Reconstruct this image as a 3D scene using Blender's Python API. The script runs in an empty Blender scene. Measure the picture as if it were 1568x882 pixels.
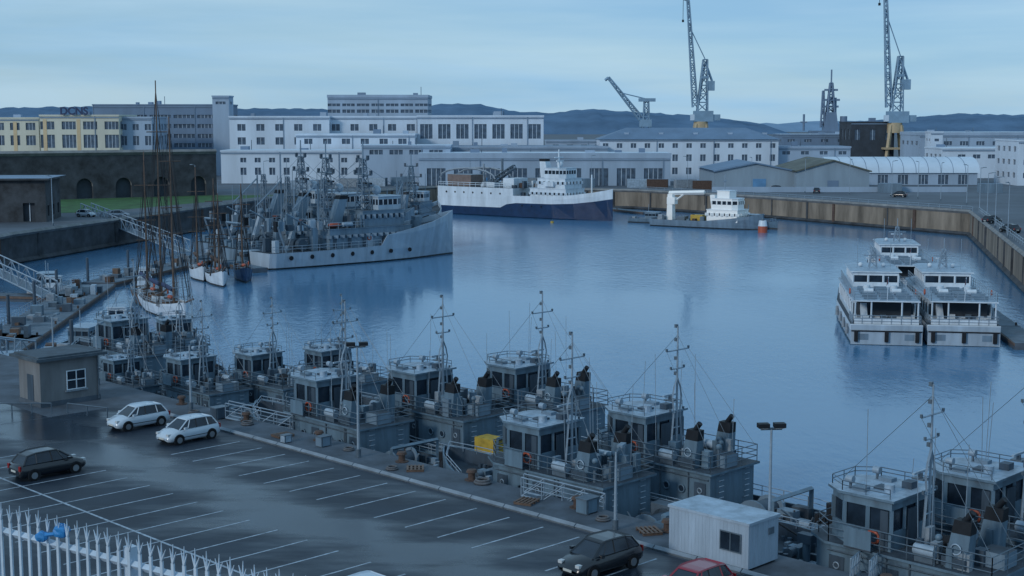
import bpy, math, random
from mathutils import Vector, Matrix
R=random.Random(7)
WATER=-4.0
FAR=1.0
scene=bpy.context.scene
# ------------------------------------------------------------------ materials
MATS={}
def mat(name,col,rough=0.6,metal=0.0,var=0.25,scale=1.5,bump=0.0,streak=False,spec=0.5,rust=0.0):
    m=bpy.data.materials.new(name);m.use_nodes=True
    nt=m.node_tree;b=nt.nodes['Principled BSDF']
    b.inputs['Roughness'].default_value=rough;b.inputs['Metallic'].default_value=metal
    b.inputs['Specular IOR Level'].default_value=spec
    tc=nt.nodes.new('ShaderNodeTexCoord')
    mp=nt.nodes.new('ShaderNodeMapping')
    if streak: mp.inputs['Scale'].default_value=(1,1,0.18)
    nt.links.new(tc.outputs['Object'],mp.inputs[0])
    n=nt.nodes.new('ShaderNodeTexNoise');n.inputs['Scale'].default_value=scale;n.inputs['Detail'].default_value=6;n.inputs['Roughness'].default_value=0.65
    nt.links.new(mp.outputs[0],n.inputs['Vector'])
    cr=nt.nodes.new('ShaderNodeValToRGB')
    cr.color_ramp.elements[0].position=0.32;cr.color_ramp.elements[1].position=0.7
    a=[c*(1-var) for c in col];z=[min(1,c*(1+var*0.6)) for c in col]
    cr.color_ramp.elements[0].color=(*a,1);cr.color_ramp.elements[1].color=(*z,1)
    nt.links.new(n.outputs['Fac'],cr.inputs[0]);out=cr.outputs[0]
    if rust>0:
        n2=nt.nodes.new('ShaderNodeTexNoise');n2.inputs['Scale'].default_value=scale*2.3;n2.inputs['Detail'].default_value=8;n2.inputs['Roughness'].default_value=.7
        nt.links.new(mp.outputs[0],n2.inputs['Vector'])
        r2=nt.nodes.new('ShaderNodeMapRange');r2.inputs['From Min'].default_value=.58;r2.inputs['From Max'].default_value=.74;r2.inputs['To Max'].default_value=rust
        nt.links.new(n2.outputs['Fac'],r2.inputs['Value'])
        mx=nt.nodes.new('ShaderNodeMix');mx.data_type='RGBA';mx.inputs[7].default_value=(.085,.055,.042,1)
        nt.links.new(r2.outputs[0],mx.inputs[0]);nt.links.new(out,mx.inputs[6]);out=mx.outputs[2]
    nt.links.new(out,b.inputs['Base Color'])
    if bump>0:
        bp=nt.nodes.new('ShaderNodeBump');bp.inputs['Strength'].default_value=bump;bp.inputs['Distance'].default_value=0.05
        nt.links.new(n.outputs['Fac'],bp.inputs['Height']);nt.links.new(bp.outputs[0],b.inputs['Normal'])
    MATS[name]=m
    return m
mat('navy_grey',(0.115,0.190,0.260),0.5,var=0.35,scale=1.2,streak=True,rust=.45)
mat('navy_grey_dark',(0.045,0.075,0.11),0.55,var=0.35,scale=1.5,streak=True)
mat('ship_grey_light',(0.34,0.43,0.52),0.5,var=0.25,scale=0.5,streak=True,rust=.35)
mat('ship_grey_mid',(0.15,0.225,0.30),0.5,var=0.35,scale=0.6,streak=True,rust=.3)
mat('deck_grey',(0.042,0.062,0.085),0.7,var=0.45,scale=1.2,bump=0.2)
mat('roof_paint',(0.30,0.40,0.50),0.5,var=0.35,scale=1.5)
mat('white_paint',(0.58,0.67,0.75),0.45,var=0.2,scale=0.8,streak=True,rust=.2)
mat('white_hull',(0.58,0.67,0.75),0.4,var=0.22,scale=0.5,streak=True,rust=.2)
mat('blue_hull',(0.010,0.035,0.095),0.35,var=0.3,scale=0.6)
mat('boot',(0.03,0.035,0.04),0.6,var=0.5,scale=2)
mat('black',(0.010,0.014,0.020),0.6,var=0.3,scale=3,spec=.3)
mat('rubber',(0.014,0.017,0.022),0.85,var=0.3,scale=4,spec=.3)
mat('steel',(0.11,0.155,0.20),0.45,0.3,var=0.25,scale=3)
mat('steel_light',(0.26,0.34,0.42),0.45,0.2,var=0.2,scale=3)
mat('orange',(0.40,0.09,0.05),0.5,var=0.2,scale=3)
mat('red',(0.26,0.03,0.03),0.5,var=0.3,scale=3)
mat('yellow',(0.46,0.32,0.05),0.5,var=0.3,scale=2)
mat('rust',(0.085,0.055,0.045),0.8,var=0.5,scale=3)
mat('brown_box',(0.18,0.14,0.13),0.7,var=0.3,scale=1)
mat('wood',(0.12,0.08,0.06),0.6,var=0.4,scale=3)
mat('canvas',(0.24,0.29,0.34),0.8,var=0.3,scale=2)
mat('rope',(0.10,0.11,0.125),0.9,var=0.3,scale=6)
mat('tarp_blue',(0.03,0.22,0.52),0.5,var=0.3,scale=4)
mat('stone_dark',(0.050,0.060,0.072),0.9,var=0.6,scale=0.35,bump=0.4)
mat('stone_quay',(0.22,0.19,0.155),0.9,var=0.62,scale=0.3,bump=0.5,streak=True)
mat('stone_light',(0.20,0.21,0.215),0.85,var=0.35,scale=0.5)
mat('concrete',(0.070,0.095,0.125),0.8,var=0.45,scale=0.5,bump=0.2)
mat('concrete_light',(0.19,0.24,0.29),0.75,var=0.3,scale=0.8,bump=0.1)
mat('pontoon_deck',(0.11,0.155,0.20),0.8,var=0.35,scale=0.6)
mat('asphalt_far',(0.09,0.115,0.145),0.8,var=0.35,scale=0.05)
mat('grass',(0.035,0.115,0.035),0.95,var=0.5,scale=0.4,bump=0.4)
mat('wall_white',(0.52,0.62,0.73),0.8,var=0.18,scale=0.12,streak=True)
mat('wall_cool',(0.30,0.40,0.52),0.8,var=0.2,scale=0.12,streak=True)
mat('wall_cream',(0.56,0.57,0.49),0.8,var=0.16,scale=0.12,streak=True)
mat('wall_cream2',(0.58,0.46,0.29),0.8,var=0.14,scale=0.12)
mat('wall_greyblue',(0.14,0.215,0.32),0.7,var=0.2,scale=0.15,streak=True)
mat('wall_dark',(0.035,0.048,0.065),0.8,var=0.4,scale=0.2)
mat('roof_grey',(0.17,0.25,0.35),0.7,var=0.2,scale=0.15)
mat('roof_blue',(0.12,0.20,0.31),0.6,var=0.2,scale=0.15)
mat('roof_light',(0.52,0.63,0.74),0.45,var=0.12,scale=0.1)
mat('roof_green',(0.11,0.125,0.11),0.8,var=0.4,scale=0.2)
mat('door_blue',(0.10,0.25,0.45),0.6,var=0.2,scale=0.5)
mat('shed_wall',(0.23,0.31,0.385),0.75,var=0.2,scale=0.2,streak=True)
mat('crane_blue',(0.19,0.31,0.43),0.6,var=0.2,scale=0.3)
mat('crane_yellow',(0.42,0.34,0.22),0.6,var=0.2,scale=0.3)
mat('cabin_white',(0.31,0.40,0.50),0.55,var=0.22,scale=1.2,streak=True,rust=.15)
mat('kiosk_wall',(0.16,0.175,0.19),0.85,var=0.3,scale=0.9,streak=True,bump=0.1)
mat('kiosk_roof',(0.06,0.088,0.115),0.8,var=0.4,scale=1.0)
mat('marking',(0.34,0.42,0.50),0.6,var=0.55,scale=2.5)
mat('fence_paint',(0.46,0.56,0.66),0.5,var=0.2,scale=3)
mat('tyre',(0.010,0.011,0.013),0.85,var=0.3,scale=6,spec=.3)
mat('rim',(0.28,0.32,0.36),0.3,0.6,var=0.1)
mat('plate',(0.5,0.52,0.5),0.5,var=0.05)
mat('lamp_red',(0.25,0.01,0.01),0.3,var=0.1)
mat('lamp_clear',(0.5,0.54,0.57),0.2,var=0.1)
mat('sail_cover',(0.03,0.05,0.12),0.8,var=0.3,scale=3)
mat('cabin_bright',(0.85,0.86,0.85),0.4,var=0.06,scale=1)
mat('hill',(0.115,0.195,0.30),1.0,var=0.25,scale=0.012,spec=0.0)  # bluish, lightened base colour: aerial haze painted into the hills
mat('hill_far',(0.21,0.32,0.45),1.0,var=0.12,scale=0.008,spec=0.0)  # paler and bluer than the near hills, distance haze put into the colour
def glass(name,col,rough):
    m=mat(name,col,rough,var=0.5,scale=0.8);return m
glass('window_glass',(0.018,0.032,0.052),0.15)
glass('building_glass',(0.07,0.11,0.165),0.3)
def carpaint(name,col):
    m=mat(name,col,0.28,var=0.06,scale=1.0);m.node_tree.nodes['Principled BSDF'].inputs['Coat Weight'].default_value=0.5
carpaint('car_white',(0.44,0.53,0.62));carpaint('car_black',(0.006,0.010,0.017));carpaint('car_red',(0.22,0.012,0.03));carpaint('car_silver',(0.28,0.33,0.39))
def make_asphalt():
    m=bpy.data.materials.new('asphalt_wet');m.use_nodes=True;nt=m.node_tree;b=nt.nodes['Principled BSDF'];N=nt.nodes.new;K=nt.links.new
    tc=N('ShaderNodeTexCoord')
    mp=N('ShaderNodeMapping');mp.inputs['Rotation'].default_value=(0,0,math.radians(45));mp.inputs['Scale'].default_value=(0.05,0.16,1)
    K(tc.outputs['Object'],mp.inputs[0])
    n=N('ShaderNodeTexNoise');n.inputs['Scale'].default_value=1.6;n.inputs['Detail'].default_value=5;n.inputs['Roughness'].default_value=0.6
    K(mp.outputs[0],n.inputs['Vector'])
    g=N('ShaderNodeTexNoise');g.inputs['Scale'].default_value=9;g.inputs['Detail'].default_value=8;g.inputs['Roughness'].default_value=0.8
    K(tc.outputs['Object'],g.inputs['Vector'])
    big=N('ShaderNodeTexNoise');big.inputs['Scale'].default_value=0.35;big.inputs['Detail'].default_value=6
    K(tc.outputs['Object'],big.inputs['Vector'])
    def math_(op,a,bb):
        k=N('ShaderNodeMath');k.operation=op
        for i,v in enumerate((a,bb)):
            if isinstance(v,(int,float)): k.inputs[i].default_value=v
            else: K(v,k.inputs[i])
        return k.outputs[0]
    dt=N('ShaderNodeVectorMath');dt.operation='DOT_PRODUCT';dt.inputs[1].default_value=(.7071,.7071,0);K(tc.outputs['Object'],dt.inputs[0])
    dist=math_('ABSOLUTE',math_('SUBTRACT',dt.outputs['Value'],41.6),0)
    band=N('ShaderNodeMapRange');band.inputs['From Min'].default_value=0.3;band.inputs['From Max'].default_value=3.6;band.inputs['To Min'].default_value=.26;band.inputs['To Max'].default_value=0;K(dist,band.inputs['Value'])
    wet=math_('ADD',n.outputs['Fac'],math_('MULTIPLY',band.outputs[0],math_('ADD',big.outputs['Fac'],.35)))
    r=N('ShaderNodeValToRGB');r.color_ramp.elements[0].position=0.45;r.color_ramp.elements[0].color=(0.62,)*3+(1,);r.color_ramp.elements[1].position=0.68;r.color_ramp.elements[1].color=(0.18,)*3+(1,)
    K(wet,r.inputs[0]);K(r.outputs[0],b.inputs['Roughness'])
    c=N('ShaderNodeValToRGB');c.color_ramp.elements[0].position=0.35;c.color_ramp.elements[0].color=(0.005,0.011,0.022,1);c.color_ramp.elements[1].position=0.7;c.color_ramp.elements[1].color=(0.018,0.034,0.056,1)
    K(math_('ADD',math_('MULTIPLY',g.outputs['Fac'],.5),math_('MULTIPLY',big.outputs['Fac'],.5)),c.inputs[0]);K(c.outputs[0],b.inputs['Base Color'])
    bp=N('ShaderNodeBump');bp.inputs['Strength'].default_value=0.2;bp.inputs['Distance'].default_value=0.02
    K(g.outputs['Fac'],bp.inputs['Height']);K(bp.outputs[0],b.inputs['Normal'])
    MATS['asphalt_wet']=m
make_asphalt()
def make_water():
    m=bpy.data.materials.new('water');m.use_nodes=True;nt=m.node_tree;b=nt.nodes['Principled BSDF']
    b.inputs['Base Color'].default_value=(0.075,0.20,0.35,1);b.inputs['IOR'].default_value=1.36
    tc=nt.nodes.new('ShaderNodeTexCoord')
    def noise(sc,det,mapscale=(1,1,1),rot=0):
        mp=nt.nodes.new('ShaderNodeMapping');mp.inputs['Scale'].default_value=mapscale;mp.inputs['Rotation'].default_value=(0,0,rot)
        nt.links.new(tc.outputs['Object'],mp.inputs[0])
        n=nt.nodes.new('ShaderNodeTexNoise');n.inputs['Scale'].default_value=sc;n.inputs['Detail'].default_value=det
        nt.links.new(mp.outputs[0],n.inputs['Vector']);return n
    a=noise(0.9,4,(1,0.5,1),0.3);c=noise(3.0,3,(1,0.6,1),-0.4);big=noise(0.016,5,(1,0.6,1),0.6)
    add=nt.nodes.new('ShaderNodeMath');add.operation='ADD'
    ml=nt.nodes.new('ShaderNodeMath');ml.operation='MULTIPLY';ml.inputs[1].default_value=0.35
    nt.links.new(c.outputs['Fac'],ml.inputs[0]);nt.links.new(a.outputs['Fac'],add.inputs[0]);nt.links.new(ml.outputs[0],add.inputs[1])
    mr=nt.nodes.new('ShaderNodeMapRange');mr.inputs['From Min'].default_value=0.40;mr.inputs['From Max'].default_value=0.60;mr.inputs['To Min'].default_value=0.12;mr.inputs['To Max'].default_value=1.0
    nt.links.new(big.outputs['Fac'],mr.inputs['Value'])
    bp=nt.nodes.new('ShaderNodeBump');bp.inputs['Distance'].default_value=0.13
    nt.links.new(mr.outputs[0],bp.inputs['Strength']);nt.links.new(add.outputs[0],bp.inputs['Height']);nt.links.new(bp.outputs[0],b.inputs['Normal'])
    r2=nt.nodes.new('ShaderNodeMapRange');r2.inputs['From Min'].default_value=0.35;r2.inputs['From Max'].default_value=0.65;r2.inputs['To Min'].default_value=0.08;r2.inputs['To Max'].default_value=0.20
    nt.links.new(big.outputs['Fac'],r2.inputs['Value']);nt.links.new(r2.outputs[0],b.inputs['Roughness'])
    MATS['water']=m
make_water()
# ------------------------------------------------------------------ mesh builder
class MB:
    def __init__(s): s.parts={};s.part('body')
    def part(s,n):
        s.cur=s.parts.setdefault(n,([],[],[],[]));return s
    def add(s,vs,fs,m,sm=False):
        v,f,mi,smo=s.cur;o=len(v);v.extend([tuple(p) for p in vs])
        for q in fs: f.append(tuple(i+o for i in q));mi.append(m);smo.append(sm)
    def quad(s,a,b,c,d,m): s.add([a,b,c,d],[(0,1,2,3)],m)
    def box(s,x0,x1,y0,y1,z0,z1,m,top=None):
        vs=[(x0,y0,z0),(x1,y0,z0),(x1,y1,z0),(x0,y1,z0),(x0,y0,z1),(x1,y0,z1),(x1,y1,z1),(x0,y1,z1)]
        s.add(vs,[(0,3,2,1),(0,1,5,4),(1,2,6,5),(2,3,7,6),(3,0,4,7)],m);s.add(vs[4:],[(0,1,2,3)],top or m)
    def cbox(s,c,d,m,top=None):
        s.box(c[0]-d[0]/2,c[0]+d[0]/2,c[1]-d[1]/2,c[1]+d[1]/2,c[2],c[2]+d[2],m,top)
    def cyl(s,p0,p1,r0,m,r1=None,n=8,cap=True,sm=True):
        p0=Vector(p0);p1=Vector(p1);r1=r0 if r1 is None else r1
        d=(p1-p0)
        if d.length<1e-6:return
        d.normalize();u=d.orthogonal().normalized();w=d.cross(u)
        vs=[]
        for p,r in((p0,r0),(p1,r1)):
            for i in range(n):
                a=2*math.pi*i/n+math.pi/4;vs.append(p+u*math.cos(a)*r+w*math.sin(a)*r)
        s.add(vs,[(i,(i+1)%n,n+(i+1)%n,n+i) for i in range(n)],m,sm and n>4)
        if cap: s.add(vs,[tuple(range(n-1,-1,-1)),tuple(range(n,2*n))],m)
    def beam(s,p0,p1,w,m): s.cyl(p0,p1,w*0.707,m,n=4,sm=False)
    def torus(s,c,R_,r,m,axis='z',n=14,k=6):
        vs=[]
        for i in range(n):
            a=2*math.pi*i/n
            for j in range(k):
                b=2*math.pi*j/k;x=(R_+r*math.cos(b))*math.cos(a);y=(R_+r*math.cos(b))*math.sin(a);z=r*math.sin(b)
                if axis=='y':x,y,z=x,z,y
                if axis=='x':x,y,z=z,x,y
                vs.append((c[0]+x,c[1]+y,c[2]+z))
        s.add(vs,[(i*k+j,((i+1)%n)*k+j,((i+1)%n)*k+(j+1)%k,i*k+(j+1)%k) for i in range(n) for j in range(k)],m,True)
    def ball(s,c,r,m,n=10,k=6,sc=(1,1,1)):
        vs=[];
        for i in range(k+1):
            t=math.pi*i/k
            for j in range(n):
                a=2*math.pi*j/n;vs.append((c[0]+sc[0]*r*math.sin(t)*math.cos(a),c[1]+sc[1]*r*math.sin(t)*math.sin(a),c[2]+sc[2]*r*math.cos(t)))
        s.add(vs,[(i*n+j,(i+1)*n+j,(i+1)*n+(j+1)%n,i*n+(j+1)%n) for i in range(k) for j in range(n)],m,True)
    def prism(s,pts,z0,z1,m,top=None,sc=1.0):
        n=len(pts);cx=sum(p[0] for p in pts)/n;cy=sum(p[1] for p in pts)/n
        vs=[(x,y,z0) for x,y in pts]+[(cx+(x-cx)*sc,cy+(y-cy)*sc,z1) for x,y in pts]
        s.add(vs,[(i,(i+1)%n,n+(i+1)%n,n+i) for i in range(n)]+[tuple(range(n-1,-1,-1))],m);s.add(vs[n:],[tuple(range(n))],top or m)
    def slant(s,p0,p1,a,b,m,k=1.0):
        vs=[]
        for p,f in((p0,1),(p1,k)):
            for sx,sy in((-1,-1),(1,-1),(1,1),(-1,1)): vs.append((p[0]+sx*a*f/2,p[1]+sy*b*f/2,p[2]))
        s.add(vs,[(0,3,2,1),(4,5,6,7),(0,1,5,4),(1,2,6,5),(2,3,7,6),(3,0,4,7)],m)
    def truss(s,p0,p1,w0,w1,n,t,m):
        p0=Vector(p0);p1=Vector(p1);d=(p1-p0).normalized();u=d.cross(Vector((0,0,1)))
        if u.length<0.1:u=Vector((1,0,0))
        u.normalize();v=d.cross(u)
        def ring(k):
            f=k/n;p=p0.lerp(p1,f);w=(w0+(w1-w0)*f)/2
            return [p+u*w+v*w,p-u*w+v*w,p-u*w-v*w,p+u*w-v*w]
        prev=ring(0)
        for k in range(1,n+1):
            r=ring(k)
            for i in range(4):
                s.beam(prev[i],r[i],t,m);s.beam(prev[i],r[(i+1)%4] if k%2 else r[(i-1)%4],t*0.7,m)
                s.beam(r[i],r[(i+1)%4],t*0.7,m)
            prev=r
    def rail(s,pts,h=1.0,t=0.045,sp=1.5,m='steel_light',rows=(1.0,0.55)):
        for a,b in zip(pts[:-1],pts[1:]):
            a=Vector(a);b=Vector(b);L=(b-a).length;k=max(1,round(L/sp))
            for i in range(k+1):
                p=a.lerp(b,i/k);s.beam(p,p+Vector((0,0,h)),t,m)
            for r in rows: s.beam(a+Vector((0,0,h*r)),b+Vector((0,0,h*r)),t,m)
    def facade(s,p0,p1,z0,z1,cols,rows,wall,glass='building_glass',rec=.3):
        p0=Vector((*p0,0));p1=Vector((*p1,0));L=(p1-p0).length;d=(p1-p0)/L;nn=Vector((-d.y,d.x,0))*rec
        xs=sorted({0,L}|{max(0,min(L,v)) for c in cols for v in c});zs=sorted({z0,z1}|{v for c in rows for v in c if z0<=v<=z1})
        P=lambda x,z,e=0:p0+d*x+Vector((0,0,z))+nn*e
        for xa,xb in zip(xs[:-1],xs[1:]):
            ic=any(a<=xa+1e-6 and xb<=b+1e-6 for a,b in cols)
            if not ic: s.quad(P(xa,z0),P(xb,z0),P(xb,z1),P(xa,z1),wall);continue
            for za,zb in zip(zs[:-1],zs[1:]):
                if any(a<=za+1e-6 and zb<=b+1e-6 for a,b in rows):
                    s.quad(P(xa,za,1),P(xb,za,1),P(xb,zb,1),P(xa,zb,1),glass)
                    s.quad(P(xa,za),P(xb,za),P(xb,za,1),P(xa,za,1),wall);s.quad(P(xa,zb,1),P(xb,zb,1),P(xb,zb),P(xa,zb),wall)
                    s.quad(P(xa,za),P(xa,za,1),P(xa,zb,1),P(xa,zb),wall);s.quad(P(xb,za,1),P(xb,za),P(xb,zb),P(xb,zb,1),wall)
                    if xb-xa>1.6:
                        k=int((xb-xa)/1.5)
                        for i in range(1,k+1):
                            x=xa+(xb-xa)*i/(k+1);s.quad(P(x-.07,za,.8),P(x+.07,za,.8),P(x+.07,zb,.8),P(x-.07,zb,.8),'wall_white')
                else: s.quad(P(xa,za),P(xb,za),P(xb,zb),P(xa,zb),wall)
    def meshes(s):
        out={}
        for pn,(v,f,mi,smo) in s.parts.items():
            if not f: continue
            me=bpy.data.meshes.new(pn);me.from_pydata(v,[],f)
            used=sorted(set(mi));
            for u in used: me.materials.append(MATS[u])
            ix={u:i for i,u in enumerate(used)}
            me.polygons.foreach_set('material_index',[ix[q] for q in mi]);me.polygons.foreach_set('use_smooth',smo)
            me.update();out[pn]=me
        return out
def place(mesh_dict,name,loc=(0,0,0),yaw=0,scale=1.0):
    if len(mesh_dict)==1:
        o=bpy.data.objects.new(name,list(mesh_dict.values())[0]);scene.collection.objects.link(o);root=o
    else:
        root=bpy.data.objects.new(name,None);scene.collection.objects.link(root)
        for pn,me in mesh_dict.items():
            c=bpy.data.objects.new(pn,me);scene.collection.objects.link(c);c.parent=root
    root.location=loc;root.rotation_euler=(0,0,yaw);root.scale=(scale,)*3 if not isinstance(scale,tuple) else scale
    return root
def q(s_,n_): # quay frame -> world XY ; s along the quay, n towards the basin
    return ((s_+n_)*0.70711,(n_-s_)*0.70711)
YB=math.radians(135)
# ------------------------------------------------------------------ hull
def hull(mb,st,low,high,deck,boot='boot',bul_in=None):
    for sgn in(1,-1):
        rings=[]
        for x,hb,zd,hw,bw,zs in st:
            hs=hw+(hb-hw)*min(1,zs/zd)
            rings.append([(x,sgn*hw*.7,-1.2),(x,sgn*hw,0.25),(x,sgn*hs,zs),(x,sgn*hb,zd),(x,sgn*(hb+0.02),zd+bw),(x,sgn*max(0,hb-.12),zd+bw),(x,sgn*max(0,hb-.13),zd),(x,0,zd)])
        mm=[boot,low,high,high,high,bul_in or high,deck]
        for a,b in zip(rings[:-1],rings[1:]):
            for j in range(7):
                fq=[a[j],b[j],b[j+1],a[j+1]]
                if sgn<0: fq=fq[::-1]
                mb.add(fq,[(0,1,2,3)],mm[j],False)
        for rg in(rings[0],rings[-1]):
            p=[rg[0],rg[1],rg[2],rg[3],rg[4]];c=[(v[0],0,v[2]) for v in p]
            for j in range(4): mb.add([p[j],p[j+1],c[j+1],c[j]],[(0,1,2,3)],mm[j])
def house(mb,x0,x1,hw,z0,z1,m,roof,win=None,taper=0.0,over=0.12,sp=1.0,post=.16):
    def pl(e): return [(x0-e,-(hw+e)),(x1+e-taper,-(hw+e)),(x1+e,-(hw+e)*0.62),(x1+e,(hw+e)*0.62),(x1+e-taper,(hw+e)),(x0-e,(hw+e))]
    if taper==0:
        def pl(e): return [(x0-e,-(hw+e)),(x1+e,-(hw+e)),(x1+e,(hw+e)),(x0-e,(hw+e))]
    if win:
        w0,w1=win
        mb.prism(pl(0),z0,w0,m);mb.prism(pl(-0.09),w0,w1,'window_glass');mb.prism(pl(0),w1,z1,m)
        p=pl(-0.03)
        for i in range(len(p)):
            a=Vector((*p[i],w0));b=Vector((*p[(i+1)%len(p)],w0));L=(b-a).length;k=max(1,round(L/sp))
            for j in range(k): 
                c=a.lerp(b,j/k);mb.beam(c,c+Vector((0,0,w1-w0)),post,m)
    else: mb.prism(pl(0),z0,z1,m)
    mb.prism(pl(over),z1,z1+0.12,m,top=roof)
def sag(mb,a,b,d,t,m,n=6):
    a=Vector(a);b=Vector(b);p=a
    for i in range(1,n+1):
        f=i/n;c=a.lerp(b,f)-Vector((0,0,d*4*f*(1-f)));mb.beam(p,c,t,m);p=c
# ------------------------------------------------------------------ tug
def tug(seed,small=False,extra=None,aft=1.0):
    r=random.Random(seed);mb=MB()
    xs=[-10,-9.6,-8.6,-7,-4,0,3.5,6,8,9.2,9.9,10.1]
    hb=[1.5,2.2,2.75,2.95,3.0,3.0,2.95,2.6,1.8,1.0,0.35,0.05]
    st=[(x,h,1.7+(max(0,x-1)/9)**1.6*1.4,h*(0.93 if x<3 else 0.93-0.4*(x-3)/7),0.45+(0.35 if x>2 else 0),0.9) for x,h in zip(xs,hb)]
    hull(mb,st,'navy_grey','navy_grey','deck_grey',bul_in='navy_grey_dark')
    for sg in (1,-1):
        for a,b in zip(st[:-1],st[1:]):
            mb.beam((a[0],sg*(a[1]+.05),a[2]-.12),(b[0],sg*(b[1]+.05),b[2]-.12),.2,'rubber')
        for x in (-8,-5.4,-2.8,0,2.6,5):
            hh=2.95 if x<4 else 2.75
            mb.torus((x+r.uniform(-.3,.3),sg*(hh+.16),1.05),.32,.14,'tyre','y')
        for i in range(5): mb.cyl((-5+i*2.0,sg*2.93,1.35),(-5+i*2.0,sg*3.04,1.35),.13,'black',n=8)
        for x in (-8.3,-6.2,6.4,7.8):
            y=sg*(1.9 if x<0 else 1.2)
            z=1.7 if x<0 else 2.3
            mb.cyl((x,y,z),(x,y,z+.6),.13,'navy_grey_dark');mb.cyl((x+.4,y,z),(x+.4,y,z+.6),.13,'navy_grey_dark')
        sag(mb,(-8.2,sg*1.9,2.2),(-9.5,sg*5.0,2.6),.5,.05,'rope');sag(mb,(7.8,sg*1.2,2.9),(9,sg*5.2,2.9),.5,.05,'rope')
    mb.cyl((10.1,0,0.4),(10.25,0,3.5),.28,'rubber',n=8)
    for sg in (1,-1): mb.cyl((8.6,sg*.9,2.1),(8.6,sg*1.35,1.9),.22,'black');mb.ball((9.3,sg*.95,1.9),.35,'canvas',sc=(1.2,.5,1.2))
    house(mb,-4.6,4.6,2.05,1.7,4.3,'navy_grey','deck_grey',taper=1.3,over=.25)
    for sg in (1,-1):
        y=sg*2.05
        for x in (-3.9,0.2,3.0):
            mb.box(x-.4,x+.4,min(y,y+sg*.05),max(y,y+sg*.05),1.95,3.75,'navy_grey_dark');mb.torus((x,y+sg*.06,3.3),.15,.04,'steel_light','y',n=10,k=4)
        for x in (-2.6,-1.5,1.5): mb.cyl((x,y,3.2),(x,y+sg*.07,3.2),.2,'window_glass',n=10);mb.torus((x,y+sg*.07,3.2),.22,.05,'navy_grey','y',n=10,k=4)
        mb.beam((-4.4,sg*2.15,2.3),(4,sg*2.15,2.3),.05,'steel');
        mb.beam((-4.5,sg*2.12,4.0),(3.5,sg*2.12,4.0),.07,'steel')
        mb.box(-3.2,-2.3,min(y,y+sg*.35),max(y,y+sg*.35),1.7,2.6,'navy_grey')
        mb.box(.9,1.9,min(y,y+sg*.3),max(y,y+sg*.3),1.7,2.4,'ship_grey_mid')
        for k in range(3):
            x=r.uniform(-4.2,3);mb.cyl((x,sg*2.12,1.7),(x,sg*2.12,4.2),.04,'steel')
    house(mb,0.4,3.9,1.75,4.42,6.75,'navy_grey','roof_paint',win=(5.3,6.35),taper=1.0,over=.2)
    mb.box(3.96,4.02,-.5,.5,4.7,5.2,'navy_grey_dark');mb.box(.3,.38,-.5,.4,4.5,6.2,'navy_grey_dark')
    for sg in (1,-1):
        mb.torus((1.3,sg*1.82,4.95),.3,.075,'orange','y');mb.box(.55,.95,min(sg*1.75,sg*1.8),max(sg*1.75,sg*1.8),4.45,6.3,'navy_grey_dark')
        mb.cyl((2.9,sg*1.2,6.87),(2.9,sg*1.2,7.2),.07,'steel');mb.cyl((2.75,sg*1.2,7.3),(3.1,sg*1.2,7.3),.18,'steel_light',n=10)
        mb.box(2.0,2.7,sg*1.2-.25,sg*1.2+.25,6.87,7.05,'ship_grey_mid')
        mb.box(1.0,2.4,min(sg*1.9,sg*2.5),max(sg*1.9,sg*2.5),4.42,4.5,'deck_grey');mb.box(1.0,2.4,min(sg*2.45,sg*2.5),max(sg*2.45,sg*2.5),4.5,5.4,'navy_grey')
    mb.cyl((1.2,.6,6.87),(1.2,.6,7.25),.25,'roof_paint',n=10)
    mb.box(.7,1.2,-1.1,-.5,6.87,7.2,'navy_grey_dark')
    mb.box(1.4,2.1,-.2,.5,6.87,6.98,'navy_grey_dark')
    mb.rail([(.5,-1.75,6.87),(3,-1.75,6.87),(4,-1.0,6.87),(4,1.0,6.87),(3,1.75,6.87),(.5,1.75,6.87)],.45,.035,1.0,'steel')
    mb.rail([(4.5,-1.3,4.42),(3.4,-2.2,4.42),(-4.7,-2.2,4.42),(-4.7,2.2,4.42),(3.4,2.2,4.42),(4.5,1.3,4.42),(4.5,-1.3,4.42)],1.0,.04,1.3,'steel',rows=(1,.66,.33))
    for sg in (1,-1): mb.rail([(-9.4,sg*2.2,2.15),(-7,sg*2.9,2.15),(-1,sg*2.95,2.15),(3.4,sg*2.9,2.6)],.65,.04,1.2,'steel_light')
    mb.rail([(6,-2.5,3.0),(8.6,-1.3,3.4),(9.9,-.2,3.7),(8.6,1.3,3.4),(6,2.5,3.0)],.5,.04,1.0,'steel_light')
    if not small:
        for sg in (1,-1):
            for z0,z1,m in((4.3,6.0,'navy_grey'),(6.0,6.6,'black')):
                a=.38-.05*(z0-4.3);b=.38-.05*(z1-4.3);ox0=-(z0-4.3)*.12;ox1=-(z1-4.3)*.12;y=sg*1.5;X=-2.8
                vs=[(X+ox0-a-.15,y-a,z0),(X+ox0+a+.15,y-a,z0),(X+ox0+a+.15,y+a,z0),(X+ox0-a-.15,y+a,z0),(X+ox1-b-.15,y-b,z1),(X+ox1+b+.15,y-b,z1),(X+ox1+b+.15,y+b,z1),(X+ox1-b-.15,y+b,z1)]
                mb.add(vs,[(0,3,2,1),(4,5,6,7),(0,1,5,4),(1,2,6,5),(2,3,7,6),(3,0,4,7)],m)
            mb.cyl((-3.0,sg*1.5,6.5),(-3.4,sg*1.5,7.0),.16,'black')
            mb.torus((-2.85,sg*1.9,5.3),.24,.04,'roof_paint','y',n=12,k=4)
            mb.box(-3.4,-2.2,min(sg*1.88,sg*1.96),max(sg*1.88,sg*1.96),4.5,4.9,'navy_grey_dark')
    mx=-.5
    mb.cyl((mx,0,4.4),(mx,0,12.1),.09,'steel_light',r1=.045)
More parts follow.
